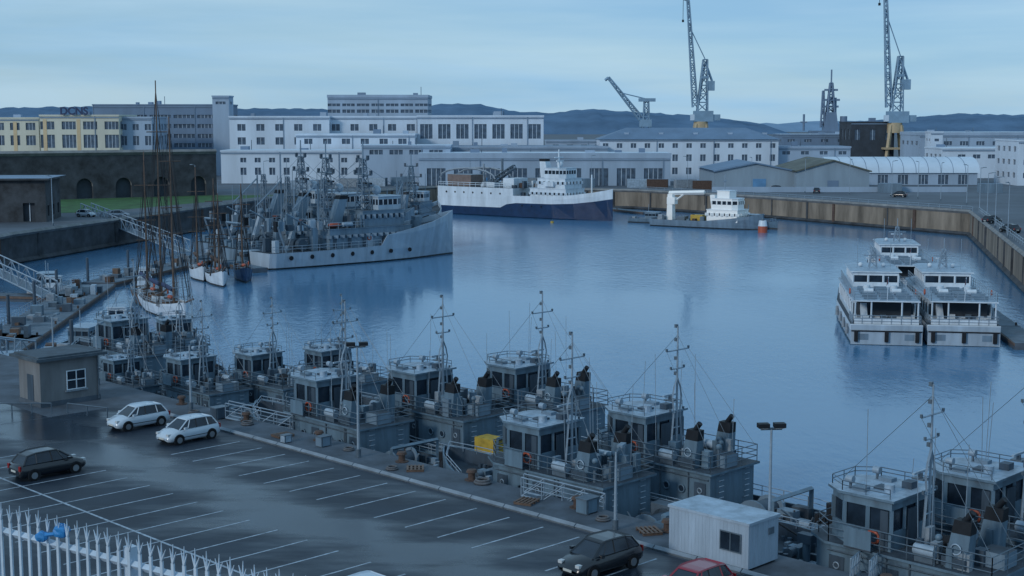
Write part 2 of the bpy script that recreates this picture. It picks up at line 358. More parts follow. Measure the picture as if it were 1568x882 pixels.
    mb.beam((mx,-.55,4.4),(mx,-.28,7.1),.10,'steel_light');mb.beam((mx,.55,4.4),(mx,.28,7.1),.10,'steel_light')
    for z in (5.2,6.1,7.0): mb.beam((mx,-.4,z),(mx,.4,z),.06,'steel_light')
    for a,b in(((-.28,7.1),(-.42,7.9)),((-.42,7.9),(-.28,8.5)),((-.28,8.5),(0,9.1)),((.28,7.1),(.42,7.9)),((.42,7.9),(.28,8.5)),((.28,8.5),(0,9.1))):
        mb.beam((mx,a[0],a[1]),(mx,b[0],b[1]),.09,'steel_light')
    for z,w in((10.7,1.0),(9.6,.6),(7.1,.6)):
        mb.beam((mx,-w,z),(mx,w,z),.06,'steel_light')
        for sg in (1,-1): mb.cbox((mx,sg*w,z),(.1,.1,.16),'steel')
    for z in (9.2,10.1,11.2,12.0): mb.cbox((mx+.12,0,z),(.16,.16,.2),'steel')
    mb.cbox((mx+.5,0,7.6),(.6,.5,.08),'steel');mb.cyl((mx+.5,0,7.68),(mx+.5,0,7.9),.12,'steel');mb.cbox((mx+.5,0,7.9),(.12,1.3,.1),'roof_paint')
    for k in range(6):
        x=r.uniform(-4,3);y=r.choice((-1.6,1.6,-1.2,1.2));mb.cyl((x,y,6.6 if x>.4 else 4.4),(x+r.uniform(-.2,.2),y,r.uniform(8,11)),.02,'steel_light',n=4)
    mb.beam((mx,0,11.6),(-4.6,0,5.4),.02,'steel');mb.beam((mx,0,11.6),(4.0,0,7.0),.02,'steel');mb.beam((mx,1,10.7),(-4.6,2.1,5.4),.02,'steel');mb.beam((mx,-1,10.7),(-4.6,-2.1,5.4),.02,'steel')
    for sg in (1,-1):
        mb.cyl((-1.9,sg*1.9,4.95),(-.9,sg*1.9,4.95),.27,'roof_paint',n=12);mb.cbox((-1.4,sg*1.9,4.42),(.9,.3,.25),'steel')
    mb.cbox((-3.9,0,4.42),(1.2,1.2,.7),'ship_grey_mid','deck_grey')
    for k in range(14): mb.cbox((r.uniform(-4.3,-.9),r.uniform(-1.9,1.9),4.42),(r.uniform(.15,.6),r.uniform(.15,.6),r.uniform(.3,1.3)),r.choice(['navy_grey','steel','navy_grey_dark','ship_grey_mid','canvas']))
    for k in range(4):
        x=r.uniform(-4.2,-.8);y=r.uniform(-1.8,1.8);mb.cyl((x,y,4.42),(x,y,r.uniform(5,5.8)),.1,'steel');mb.ball((x,y,5.6),.17,'navy_grey')
    if r.random()<.6: mb.ball((-1.6,-.1,4.9),.55,'rubber',sc=(2.2,.9,.55))
    for sg in (1,-1):
        for i in range(8): mb.beam((-4.75,sg*1.2-.22,1.9+i*.33),(-4.75,sg*1.2+.22,1.9+i*.33),.04,'steel_light')
    mb.cyl((-6.2,-.8,2.4),(-6.2,.8,2.4),.45,'navy_grey_dark',n=12);
    for sg in (1,-1): mb.cyl((-6.2,sg*.8,2.4),(-6.2,sg*.9,2.4),.65,'ship_grey_mid',n=14);mb.cbox((-6.2,sg*1.05,1.7),(.8,.2,.9),'navy_grey')
    mb.beam((-7.6,-1.9,1.7),(-7.6,-1.9,3.6),.16,'navy_grey');mb.beam((-7.6,1.9,1.7),(-7.6,1.9,3.6),.16,'navy_grey');mb.beam((-7.6,-1.9,3.6),(-7.6,1.9,3.6),.18,'navy_grey')
    mb.cbox((-8.6,0,1.7),(.9,1.1,.35),'ship_grey_mid')
    for k in range(30):
        x=r.uniform(-9.2,-4.9);y=r.uniform(-2.2,2.2);mb.cbox((x,y,1.7),(r.uniform(.15,.8),r.uniform(.15,.7),r.uniform(.15,.9)),r.choice(['navy_grey','deck_grey','steel','navy_grey_dark','roof_paint','rust','canvas','rubber','ship_grey_mid']))
    for k in range(5): mb.torus((r.uniform(-9,-5),r.uniform(-1.8,1.8),1.82),.38,.09,r.choice(['canvas','tyre','wood']),n=12,k=5)
    for k in range(5): x=r.uniform(-9,-5);y=r.uniform(-2,2);mb.beam((x,y,1.8),(x+r.uniform(-1.5,1.5),y+r.uniform(-.6,.6),r.uniform(1.9,3.3)),.06,r.choice(['steel','wood','steel_light']))
    mb.cyl((6.6,-.7,2.75),(6.6,.7,2.75),.28,'steel');mb.cbox((6.6,0,2.1),(.7,.5,.9),'navy_grey');mb.cbox((5.4,.2,1.9),(.9,.9,.45),'ship_grey_mid')
    for k in range(14): mb.cbox((r.uniform(5,8),r.uniform(-1.3,1.3),2.0),(r.uniform(.15,.5),r.uniform(.15,.5),r.uniform(.3,.8)),r.choice(['navy_grey','steel','roof_paint','navy_grey_dark','canvas']))
    if extra=='crane':
        mb.cbox((-7.4,.9,1.7),(1.2,1.1,1.2),'navy_grey');mb.cbox((-5.9,-1.2,1.7),(.9,.8,1.5),'steel')
    if extra=='yellow':
        mb.cbox((-6.6,1.5,2.4),(1.8,1.2,1.1),'yellow');mb.cbox((-6.6,-.6,1.7),(1.0,.9,1.1),'rust');mb.beam((-7.4,-.4,3.4),(-6.2,-.9,4.0),.12,'yellow')
    if extra=='gun':
        mb.cyl((6,0,2.0),(6,0,3.3),.2,'navy_grey');mb.cbox((6,0,3.3),(.8,.5,.45),'navy_grey_dark');mb.cyl((6.4,0,3.5),(7.9,0,4.0),.05,'black')
    if aft!=1.0: # longer working deck
        v=mb.cur[0]
        for i,p in enumerate(v):
            if p[0]<-5: v[i]=(-5+(p[0]+5)*aft,p[1],p[2])
    return mb.meshes()
# ------------------------------------------------------------------ ground, water, hills
def sheet(name,pts,z,m,zb=None,wall=None):
    mb=MB();mb.add([(x,y,z) for x,y in pts],[tuple(range(len(pts)))],m)
    if zb is not None:
        n=len(pts)
        for i in range(n):
            a=pts[i];b=pts[(i+1)%n];w_=wall(a,b) if callable(wall) else wall
            mb.add([(a[0],a[1],zb),(b[0],b[1],zb),(b[0],b[1],z),(a[0],a[1],z)],[(0,1,2,3)],w_)
    return place(mb.meshes(),name)
mb=MB();mb.add([(-4000,-300,WATER),(4000,-300,WATER),(4000,9000,WATER),(-4000,9000,WATER)],[(0,1,2,3)],'water');place(mb.meshes(),'water')
E=53.5
sheet('quay_ground',[q(60,E),q(-125,E),q(-125,-60),q(60,-60)],-0.006,'concrete',-7,'stone_quay')
sheet('car_park_asphalt',[q(50,49.75),q(-88.5,49.75),q(-88.5,-50),q(50,-50)][::-1],0.0,'asphalt_wet')
sheet('quay_road',[q(-88.6,44),q(-121,44),q(-121,-50),q(-88.6,-50)],0.0,'asphalt_wet')
far=[(-400,-50),(-95,-50),(-86,180),(-84,235),(-78,262),(-58,355),(-22,404),(34,384),(62,351),(96,294),(72,195),(64,150),(60,60),(400,60),(3000,2600),(-3000,2600)]
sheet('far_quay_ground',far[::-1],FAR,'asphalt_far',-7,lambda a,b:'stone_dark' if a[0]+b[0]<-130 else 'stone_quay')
mb=MB()
ed=[(-86,180),(-84,235),(-78,262),(-58,355),(-22,404),(34,384),(62,351),(96,294),(72,195),(64,150),(60,60)]
rr=random.Random(4)
for a,b in zip(ed[:-1],ed[1:]):
    a=Vector((*a,FAR));b=Vector((*b,FAR));mb.beam(a+Vector((0,0,.05)),b+Vector((0,0,.05)),.6,'stone_light')
    L=(b-a).length;t=rr.uniform(4,9)
    mb.beam(a+Vector((0,0,-4.7)),b+Vector((0,0,-4.7)),.75,'stone_dark')
    while t<L-3:
        p=a.lerp(b,t/L);mb.beam(p+Vector((0,0,-4.6)),p+Vector((0,0,-.3)),rr.uniform(.3,.6),rr.choice(['stone_dark','rust','stone_dark']));t+=rr.uniform(6,30)
place(mb.meshes(),'quay_coping')
def hill(name,ctrl,Y,m,seed):
    r=random.Random(seed);mb=MB();top=[];x=ctrl[0][0];k=0
    while x<=ctrl[-1][0]:
        while ctrl[k+1][0]<x:k+=1
        f=(x-ctrl[k][0])/(ctrl[k+1][0]-ctrl[k][0]);z=ctrl[k][1]*(1-f)+ctrl[k+1][1]*f
        top.append((x,z+r.uniform(-1.2,1.2)+1.5*math.sin(x*.02+seed)));x+=9
    rows=[]
    for j,(dy,f) in enumerate(((0,0),(60,.45),(150,.8),(260,1.0),(500,.7))):
        rows.append([(x,Y+dy+r.uniform(-10,10),1+(z-1)*f+(r.uniform(-1,1) if 0<f<1 else 0)) for x,z in top])
    n=len(top);vs=[p for rw in rows for p in rw]
    mb.add(vs,[(j*n+i,j*n+i+1,(j+1)*n+i+1,(j+1)*n+i) for j in range(4) for i in range(n-1)],m,True)
    place(mb.meshes(),name)
hill('hills',[(-1400,42),(-700,41),(-560,41),(-420,38),(-300,39),(-240,33),(-110,46),(-50,45),(0,35),(60,34),(120,40),(200,33),(330,24),(385,20),(420,-6),(440,-8)],2000,'hill',3)
hill('hills',[(545,-6),(570,20),(620,26),(700,31),(800,28),(1400,34)],2000,'hill',5)
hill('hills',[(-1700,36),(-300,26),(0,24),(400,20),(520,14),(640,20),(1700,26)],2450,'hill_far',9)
# ------------------------------------------------------------------ parking details
mb=MB()
def stripe(s0,n0,s1,n1,w=.11,z=.004):
    a=Vector((*q(s0,n0),z));b=Vector((*q(s1,n1),z));d=(b-a).normalized();p=Vector((-d.y,d.x,0))*w/2
    mb.add([a-p,b-p,b+p,a+p],[(0,1,2,3)],'marking')
for i in range(-16,22):
    s_=-44.4+i*2.4
    if s_<-74: continue
    stripe(s_,44.1,s_,49.0)
for i in range(-12,22):
    s_=-50.9+i*2.4
    stripe(s_,34.38,s_,39.4);stripe(s_,29.3,s_,34.22)
stripe(-80,34.3,5,34.3,.14)
place(mb.meshes(),'parking_markings')
mb=MB()
for i in range(52):
    s0=-88+i*2.5
    if s0+2.45>-30: continue
    a=Vector((*q(s0,50.0),0.09));b=Vector((*q(s0+2.44,50.0),0.09));mb.cyl(a,b,.15,'concrete_light',n=4,sm=False)
place(mb.meshes(),'kerb_barrier')
mb=MB();mb.rail([(-35.8,95.0,0),(-31.7,95.0,0)],.7,.06,1.4,'steel',rows=(1,));mb.rail([(-30.6,95.0,0),(-27.4,93.4,0)],.7,.06,1.6,'steel',rows=(1,));place(mb.meshes(),'guard_rail')
mb=MB();mb.cyl((0,0,0),(0,0,.45),.2,'rust',n=12);mb.cyl((0,0,.45),(0,0,.6),.32,'rust',n=12,r1=.25);mb.cyl((0,0,0),(0,0,.05),.4,'rust',n=12);bm=mb.meshes()
for s_ in (-86,-78,-70,-62,-56,-48,-42,-30,-24): place(bm,'mooring_bollard',(*q(s_,52.8),0))
def lamp(h,double=True):
    mb=MB();mb.cyl((0,0,0),(0,0,.5),.16,'steel');mb.cyl((0,0,.5),(0,0,h),.09,'steel_light',r1=.055)
    if double:
        mb.beam((-.5,0,h),(.5,0,h),.09,'steel')
        for x in (-.38,.38):
            mb.box(x-.26,x+.26,-.2,.2,h+.06,h+.26,'black');mb.box(x-.2,x+.2,-.15,.15,h+.02,h+.055,'lamp_clear')
    else:
        mb.beam((0,0,h),(.9,0,h+.12),.08,'steel');mb.box(.6,1.3,-.14,.14,h+.06,h+.2,'ship_grey_mid')
    return mb.meshes()
place(lamp(6.7),'street_lamp',(*q(-64.7,51.7),0),0.2)
place(lamp(6.0),'street_lamp',(*q(-36.2,53.0),0),0.1)
place(lamp(3.9,False),'street_lamp',(*q(-44,51.2),0),1.2)
l3=lamp(4.5,False)
for s_ in (-84,-97,-104): place(l3,'street_lamp',(*q(s_,52.3),0),1.5)
r=random.Random(3)
mb=MB()
for k in range(5): mb.box(-.6,.6,-.5+k*.22,-.38+k*.22,.12,.15,'wood')
for k in (-.5,0,.5): mb.box(k-.06,k+.06,-.5,.5,0,.12,'wood')
pm=mb.meshes()
for s_,n_ in((-72.5,51.8),(-60,52.1),(-50.5,51.6),(-42.5,52)): place(pm,'wooden_pallet',(*q(s_,n_),0),r.uniform(0,3))
def crate(c):
    mb=MB();mb.box(-.5,.5,-.35,.35,.06,.75,c);mb.box(-.54,.54,-.39,.39,.75,.82,'steel')
    for x in (-.4,.4): mb.box(x-.05,x+.05,-.37,.37,0,.76,'steel')
    return mb.meshes()
place(crate('ship_grey_mid'),'electrical_cabinet',(*q(-68.5,52),0),.8,.8);place(crate('navy_grey'),'electrical_cabinet',(*q(-47,52.5),0),.8);place(crate('roof_paint'),'storage_box',(*q(-71,51),0),.8,.6);place(crate('navy_grey_dark'),'storage_box',(*q(-80,52),0),.8)
mb=MB();mb.torus((0,0,.08),.42,.08,'rope');mb.torus((0,0,.2),.36,.07,'rope');cm=mb.meshes()
for s_,n_ in((-66.5,52.4),(-55,52.7),(-45.5,52.0),(-77,52.2),(-82.5,51.6),(-61,51.2)): place(cm,'coiled_rope',(*q(s_,n_),0),r.uniform(0,3),r.uniform(.7,1.1))
def gangway(L,w=.9,drop=0,m='steel_light'):
    mb=MB();z1=-drop
    mb.quad((0,-w/2,0),(L,-w/2,z1),(L,w/2,z1),(0,w/2,0),'steel')
    for sg in (1,-1):
        mb.beam((0,sg*w/2,0),(L,sg*w/2,z1),.1,m);mb.beam((0,sg*w/2,1),(L,sg*w/2,z1+1),.06,m);mb.beam((0,sg*w/2,.5),(L,sg*w/2,z1+.5),.045,m)
        k=max(2,int(L/1.0))
        for i in range(k+1):
            x=L*i/k;z=z1*i/k;mb.beam((x,sg*w/2,z),(x,sg*w/2,z+1),.05,m)
            if i<k: mb.beam((x,sg*w/2,z),(x+L/k,sg*w/2,z+z1/k+1),.035,m)
    return mb.meshes()
g=gangway(4.4,.8,.9)
for s_,a in((-51.5,math.radians(-10)),(-79.5,math.radians(-5)),(-31,math.radians(70))): place(g,'gangway',(*q(s_,52.3),.15),a)
# ------------------------------------------------------------------ kiosk and cabin
mb=MB()
mb.part('walls').box(0,4.5,0,3.2,0,3.3,'kiosk_wall')
mb.part('plinth').box(-.05,4.55,-.05,3.25,0,.35,'concrete')
mb.part('roof').box(-.45,4.95,-.5,3.7,3.3,3.5,'kiosk_roof');mb.box(-.2,4.7,-.25,3.45,3.5,3.62,'kiosk_roof')
mb.part('window').box(2.0,3.4,-.03,.0,1.05,2.35,'window_glass')
for x in (1.95,2.67,3.37): mb.box(x,x+.07,-.07,-.031,1.0,2.4,'white_paint')
for z in (1.0,1.66,2.33): mb.box(2.02,3.37,-.065,-.032,z,z+.07,'white_paint')
mb.box(1.85,3.55,-.14,-.002,.88,.98,'concrete_light')
mb.part('door').box(-.04,0,1.0,1.9,0.1,2.2,'navy_grey_dark')
mb.part('downpipe').cyl((4.4,-.08,.1),(4.4,-.08,3.3),.05,'steel')
x,y=q(-91.8,45.1);place(mb.meshes(),'gatehouse',(x,y,0),math.radians(45))
mb=MB();ch=2.1
mb.part('walls').box(0,4.5,0,2.3,.1,ch,'cabin_white')
mb.part('roof').box(-.06,4.56,-.06,2.36,ch,ch+.12,'cabin_white','roof_paint')
for i in range(22): mb.part('ribs').box(.1+i*.2,.13+i*.2,-.008,0,.2,ch-.05,'cabin_white')
for i in range(11): mb.part('ribs').box(4.5,4.508,.1+i*.2,.13+i*.2,.2,ch-.05,'cabin_white')
mb.part('skid').box(.1,4.4,.1,2.2,0,.1,'black')
mb.part('front_window').box(3.0,4.1,-.05,-.021,.8,1.6,'window_glass')
for a in (2.96,3.52,4.08): mb.box(a,a+.05,-.08,-.051,.75,1.65,'steel')
for z in (.75,1.6): mb.box(3.01,4.08,-.078,-.052,z,z+.05,'steel')
mb.part('vent').box(4.51,4.56,1.5,1.9,1.4,1.7,'steel')
place(mb.meshes(),'portable_cabin',(*q(-40.0,50.4),0),math.radians(-45))
# ------------------------------------------------------------------ cars
def car(paint,L=3.95,W=1.68,Hh=1.46):
    mb=MB();hw=W/2;k=L/3.95
    P=[(-1.97,.62,.32,.60),(-1.93,.84,.26,.72),(-1.75,.93,.22,.79),(-1.2,.95,.2,.83),(-.5,.95,.2,.84),(.3,.94,.2,.84),(.95,.93,.2,.84),(1.4,.84,.2,.82),(1.75,.72,.22,.76),(1.93,.60,.26,.66),(1.98,.46,.32,.5)]
    rings=[]
    for x,zt,zb,w in P:
        w=w*hw/.84;x*=k
        rings.append([(x,-w*.85,zb),(x,-w,zb+.12),(x,-w*1.0,(zb+zt)/2+.02),(x,-w*.96,zt-.1),(x,-w*.82,zt),(x,0,zt+.02),(x,w*.82,zt),(x,w*.96,zt-.1),(x,w,(zb+zt)/2+.02),(x,w,zb+.12),(x,w*.85,zb)])
    n=11;vs=[p for rg in rings for p in rg]
    mb.add(vs,[(i*n+j,(i+1)*n+j,(i+1)*n+j+1,i*n+j+1) for i in range(len(P)-1) for j in range(n-1)],paint,True)
    mb.add(vs[:n],[tuple(range(n))],paint);mb.add(vs[-n:],[tuple(range(n-1,-1,-1))],paint)
    B=[(-1.72,.92),(-1.0,.94),(-.1,.94),(.55,.94),(1.15,.88)]
    T=[(-1.42,1.36),(-.95,Hh-.02),(-.15,Hh),(.25,Hh-.02),(.42,1.40)]
    wb=[.70,.76,.78,.78,.70];wt=[.50,.56,.58,.57,.52]
    vs=[]
    for (bx,bz),(tx,tz),b,t in zip(B,T,wb,wt):
        b*=hw/.84;t*=hw/.84
        vs+=[(bx*k,-b,bz),(tx*k,-t,tz),(tx*k,t,tz),(bx*k,b,bz)]
    for i in range(4):
        o=i*4;mb.add(vs,[(o,o+4,o+5,o+1)],'window_glass');mb.add(vs,[(o+3,o+2,o+6,o+7)],'window_glass');mb.add(vs,[(o+1,o+5,o+6,o+2)],paint,True)
    mb.add(vs,[(0,1,2,3)],'window_glass');mb.add(vs,[(16,19,18,17)],'window_glass')
    for i in range(5):
        for a,b in((0,1),(3,2)): mb.beam(vs[i*4+a],vs[i*4+b],.075 if i in (0,4) else .05,paint if i!=2 else 'black')
    for i in range(4):
        for a in (1,2): mb.beam(vs[i*4+a],vs[i*4+4+a],.07,paint)
    mb.beam(vs[1],vs[2],.08,paint);mb.beam(vs[17],vs[18],.07,paint)
    for x in (-1.2*k,1.22*k):
        for sg in (1,-1):
            mb.cyl((x,sg*(hw-.16),.31),(x,sg*(hw+.012),.31),.37,'black',n=18);mb.cyl((x,sg*(hw-.18),.30),(x,sg*(hw+.03),.30),.30,'tyre',n=18);mb.cyl((x,sg*(hw-.1),.30),(x,sg*(hw+.045),.30),.19,'rim',n=12)
    for sg in (1,-1):
        mb.box(1.72*k,1.93*k,min(sg*.42,sg*.66),max(sg*.42,sg*.66),.6,.735,'lamp_clear');mb.box(-1.96*k,-1.88*k,min(sg*.55,sg*.74),max(sg*.55,sg*.74),.62,.9,'lamp_red')
        mb.box(.72*k,.9*k,min(sg*hw,sg*(hw+.16)),max(sg*hw,sg*(hw+.16)),.92,1.05,paint)
        mb.box(-1.2*k,1.3*k,min(sg*(hw-.03),sg*(hw+.012)),max(sg*(hw-.03),sg*(hw+.012)),.42,.46,'black')
    mb.box(1.9*k,2.0*k,-.26,.26,.36,.47,'plate');mb.box(-1.995*k,-1.93*k,-.26,.26,.5,.61,'plate');mb.box(1.93*k,1.99*k,-.4,.4,.28,.35,'black')
    return mb.meshes()
cw=car('car_white');cb=car('car_black',4.1,1.72,1.5);cr_=car('car_red');cs=car('car_silver')
def putcar(m,s_,n_,yaw): place(m,'parked_car',(*q(s_,n_),0),math.radians(yaw))
putcar(cw,-81.6,46.8,225);putcar(cw,-75.9,47.0,228);putcar(cb,-74.0,36.6,46);putcar(cb,-40.4,46.0,222);putcar(cr_,-34.9,45.7,225);putcar(cw,-43.6,35.4,45)
# ------------------------------------------------------------------ tugs
T1=tug(1);T2=tug(2,extra='crane',aft=1.4);T3=tug(3,extra='gun',aft=1.3);T4=tug(4,small=True);T5=tug(12);T6=tug(21,extra='yellow');T7=tug(33,small=True);T8=tug(41,aft=1.4)
def boat(m,s_,n_,name='naval_tugboat',yaw=YB,sc=1.0): place(m,name,(*q(s_+2.2*sc,n_),WATER),yaw,sc)
boat(T5,-76.0,57.6,yaw=math.radians(134));boat(T6,-73.3,63.9,yaw=math.radians(136));boat(T1,-70,70.3)
boat(T2,-55.6,57.7,yaw=math.radians(135.6));boat(T8,-53.2,64.2,yaw=math.radians(134.5))
boat(T3,-33.6,58.0);boat(T1,-32.0,64.6,yaw=math.radians(136));boat(T2,-29.5,71)
boat(T4,-94.5,58.6,'harbour_launch',YB,.85);boat(T7,-92.4,63.6,'harbour_launch',math.radians(137),.85);boat(T4,-90,68.6,'harbour_launch',YB,.85)
boat(T1,-110.8,62.0);boat(T7,-116,70,'harbour_launch',math.radians(120),.8);boat(T7,-103,57.5,'harbour_launch',YB,.7)
# ------------------------------------------------------------------ far buildings
def ex(b,Y): return (b-784)*Y/2150
def hz(e,Y): return 20-(e-185)*Y/2150
def cols(L,w,sp,st=None):
    n=int((L-w)//sp)+1;st=(L-(n-1)*sp-w)/2 if st is None else st
    return [(st+i*sp,st+i*sp+w) for i in range(n) if st+i*sp+w<L]
def building(name,b0,b1,Y,e_top,depth,wall,rows,w,sp,roof='roof_grey',parapet=.5,z0=FAR,roof_h=0,extra=None):
    x0=ex(b0,Y);x1=ex(b1,Y);z1=hz(e_top,Y);rw=[(hz(b,Y),hz(a,Y)) for a,b in rows]
    mb=MB();mb.part('walls')
    L=x1-x0;rr=random.Random(int(b0)*3+7);cc=cols(L,w,sp)
    if len(cc)>9 and name!='warehouse': cc=[c for i,c in enumerate(cc) if rr.random()>.06]
    mb.facade((x0,Y),(x1,Y),z0,z1,cc,rw,wall)
    mb.facade((x1,Y),(x1,Y+depth),z0,z1,cols(depth,w,sp),rw,wall)
    mb.facade((x1,Y+depth),(x0,Y+depth),z0,z1,[],[],wall)
    mb.facade((x0,Y+depth),(x0,Y),z0,z1,cols(depth,w,sp),rw,wall)
    mb.part('trim')
    for i in range(1,int(L/18)+1): mb.box(x0+i*18-.12,x0+i*18+.12,Y-.2,Y-.02,z0,z1-.1,'roof_grey')
    mb.box(x0,x1,Y-.25,Y-.02,z1-.6,z1-.25,'roof_grey')
    mb.part('roof')
    if roof_h>0:
        o=.6;h=min(depth/2,14)
        vs=[(x0-o,Y-o,z1),(x1+o,Y-o,z1),(x1+o,Y+depth+o,z1),(x0-o,Y+depth+o,z1),(x0+h,Y+depth/2,z1+roof_h),(x1-h,Y+depth/2,z1+roof_h)]
        mb.add(vs,[(0,1,5,4),(1,2,5),(2,3,4,5),(3,0,4),(3,2,1,0)],roof)
        for i in range(int(L/11)): xx=x0+8+i*11;mb.box(xx,xx+1.4,Y+3.5,Y+5,z1+.8,z1+2.1,'wall_cool')
    else:
        mb.box(x0-.2,x1+.2,Y-.2,Y+depth+.2,z1,z1+parapet,wall,roof)
        for k in range(int(L/14)):
            xx=x0+rr.uniform(3,L-3);yy=Y+rr.uniform(.2,.8)*depth;hh=rr.uniform(.4,1.5);ww=rr.uniform(.8,3)
            mb.box(xx-ww/2,xx+ww/2,yy-1.2,yy+1.2,z1+parapet,z1+parapet+hh,rr.choice(['roof_grey','wall_cool','wall_greyblue']))
            if rr.random()<.5: mb.beam((xx+2,yy,z1),(xx+2,yy,z1+rr.uniform(2,4)),.15,'steel')
    if extra: extra(mb,x0,x1,Y,z1)
    return place(mb.meshes(),name)
def yellow_panels(mb,x0,x1,Y,z1):
    mb.part('accent_panels');x=x0+1
    while x+3<x1: mb.box(x,x+1.2,Y-.08,Y-.01,1.5,z1-1,'wall_cream2');x+=11
building('office_building',-80,64,470,182,22,'wall_cream',[(188,199),(207,222)],3.2,5.2,extra=yellow_panels)
building('office_building',66,186,462,178,22,'wall_cream',[(186,198),(206,226)],4.6,7.0,extra=yellow_panels)
building('office_building',187,236,466,181,20,'wall_cool',[(190,199),(208,222)],2.0,4.0)
building('office_building',147,352,500,162,18,'wall_greyblue',[(176,181),(190,196),(205,211),(219,225)],7.5,8.4,'roof_light')
building('stair_tower',329,354,492,149,8,'wall_cool',[(156,160)],3.5,6)
building('factory_building',354,506,470,180,30,'wall_white',[(190,200),(210,221)],2.7,6.3)
building('factory_building',640,832,462,179,30,'wall_white',[(190,212)],4.0,5.9)
building('factory_building',507,639,474,180,26,'wall_white',[(190,200)],2.7,6.3)
building('workshop_hall',504,656,505,150,25,'wall_cool',[(159,163),(168,173)],4.4,5.2,'roof_blue',parapet=1.0)
building('workshop_hall',455,636,450,207,18,'wall_white',[(212,220)],2.6,6.0,'roof_light')
building('quayside_office',340,628,430,232,18,'wall_white',[(241,248),(256,267)],1.8,4.4,'roof_light')
building('warehouse',636,930,440,226,20,'wall_cool',[(232,243)],5.0,9.0,'roof_grey')
building('warehouse',642,1026,415,242,16,'wall_cool',[(257,285)],5.5,8.0,'roof_light',parapet=1.6)
building('warehouse',555,690,424,224,14,'wall_cool',[(229,236)],4,6,'roof_light')
building('barracks_building',918,1190,446,213,18,'wall_white',[(219,226),(236,246),(256,266)],1.7,4.4,'roof_blue',roof_h=3.6)
building('storage_building',1190,1300,450,226,16,'wall_cool',[(231,236)],2.5,6,'roof_blue')
building('storage_building',1195,1300,590,207,20,'wall_greyblue',[(213,217)],3,7,'roof_light')
building('boiler_house',1300,1366,560,188,20,'wall_dark',[(198,214)],2.2,6,'roof_grey')
building('factory_building',1405,1640,520,207,26,'wall_cool',[(216,222)],3,6,'roof_light',parapet=1.2)
building('factory_building',1440,1660,470,228,20,'wall_white',[(236,242)],2.5,5,'roof_light')
building('stair_tower',1422,1440,500,203,7,'wall_white',[(212,216)],1.6,3)
building('office_building',1556,1680,415,216,20,'wall_white',[(224,232),(244,252),(264,272)],2.2,4.6,'roof_blue')
building('storage_building',836,930,600,216,20,'wall_cool',[(221,225)],2.5,6,'roof_grey')
def container(c):
    mb=MB();mb.box(0,6,0,2.4,0,2.5,c,'roof_grey')
    for i in range(20): mb.box(.1+i*.3,.2+i*.3,-.06,0,.15,2.4,c)
    mb.box(6,6.05,.1,1.15,.1,2.4,'steel');mb.box(6,6.05,1.25,2.3,.1,2.4,'steel');return mb.meshes()
kc=[container(c) for c in ('ship_grey_mid','roof_paint','door_blue','rust','canvas')]
rr=random.Random(17)
for b,Y in((700,408),(716,409),(760,407),(790,410),(880,404),(960,402),(990,401),(1035,398),(1060,392),(520,408),(560,412),(470,395),(445,392),(600,414),(1345,374),(1500,372)): place(rr.choice(kc),'cargo_container',(ex(b,Y),Y,FAR),rr.uniform(-.3,.3))
cu=bpy.data.curves.new('letters','FONT');cu.body='DCNS';cu.size=3.4;cu.extrude=.15;cu.offset=.09
o=bpy.data.objects.new('tmp',cu);scene.collection.objects.link(o);dg=bpy.context.evaluated_depsgraph_get();me=bpy.data.meshes.new_from_object(o.evaluated_get(dg));bpy.data.objects.remove(o)
me.materials.clear();me.materials.append(MATS['sail_cover']);o=bpy.data.objects.new('rooftop_sign',me);scene.collection.objects.link(o);o.location=(ex(97,461),461,hz(178,461)+.55);o.rotation_euler=(math.radians(90),0,0)
def shed(b0,b1,Y,e_eave,e_ridge,depth,door=None):
    x0=ex(b0,Y);x1=ex(b1,Y);ze=hz(e_eave,Y);zr=hz(e_ridge,Y);xm=(x0+x1)/2;mb=MB();mb.part('walls')
    mb.add([(x0,Y,FAR),(x1,Y,FAR),(x1,Y,ze),(xm,Y,zr),(x0,Y,ze)],[(0,1,2,3,4)],'shed_wall');mb.add([(x0,Y+depth,FAR),(x1,Y+depth,FAR),(x1,Y+depth,ze),(xm,Y+depth,zr),(x0,Y+depth,ze)],[(4,3,2,1,0)],'shed_wall')
    mb.quad((x1,Y,FAR),(x1,Y+depth,FAR),(x1,Y+depth,ze),(x1,Y,ze),'shed_wall');mb.quad((x0,Y+depth,FAR),(x0,Y,FAR),(x0,Y,ze),(x0,Y+depth,ze),'shed_wall')
    mb.part('roof')
    for a,b in(((x0-.5,ze-.15),(xm,zr)),((xm,zr),(x1+.5,ze-.15))):
        mb.add([(a[0],Y-.6,a[1]+.02),(b[0],Y-.6,b[1]+.02),(b[0],Y+depth,b[1]+.02),(a[0],Y+depth,a[1]+.02),(a[0],Y-.6,a[1]+.4),(b[0],Y-.6,b[1]+.4),(b[0],Y+depth,b[1]+.4),(a[0],Y+depth,a[1]+.4)],[(0,1,5,4),(4,5,6,7),(0,3,2,1)],'roof_green' if door is None else 'roof_blue')
    mb.part('door')
    if door: mb.box(ex(door[0],Y),ex(door[1],Y),Y-.1,Y-.02,FAR,hz(door[2],Y),'door_blue')
    else: mb.box(xm-1.5,xm+1.5,Y-.1,Y-.02,FAR,FAR+3,'wall_greyblue')
    place(mb.meshes(),'storage_shed')
shed(1094,1217,385,262,250,32,(1152,1172,273));shed(1219,1330,380,262,246,34)
Y=420;x0=ex(1268,Y);x1=ex(1495,Y);mb=MB();mb.part('walls').facade((x0,Y),(x1,Y),FAR,hz(264,Y),cols(x1-x0,3,6),[(FAR+.2,FAR+3)],'wall_cool');mb.box(x0,x1,Y+.4,Y+16,FAR,hz(265,Y),'wall_cool')
mb.part('roof');vs=[];k=10
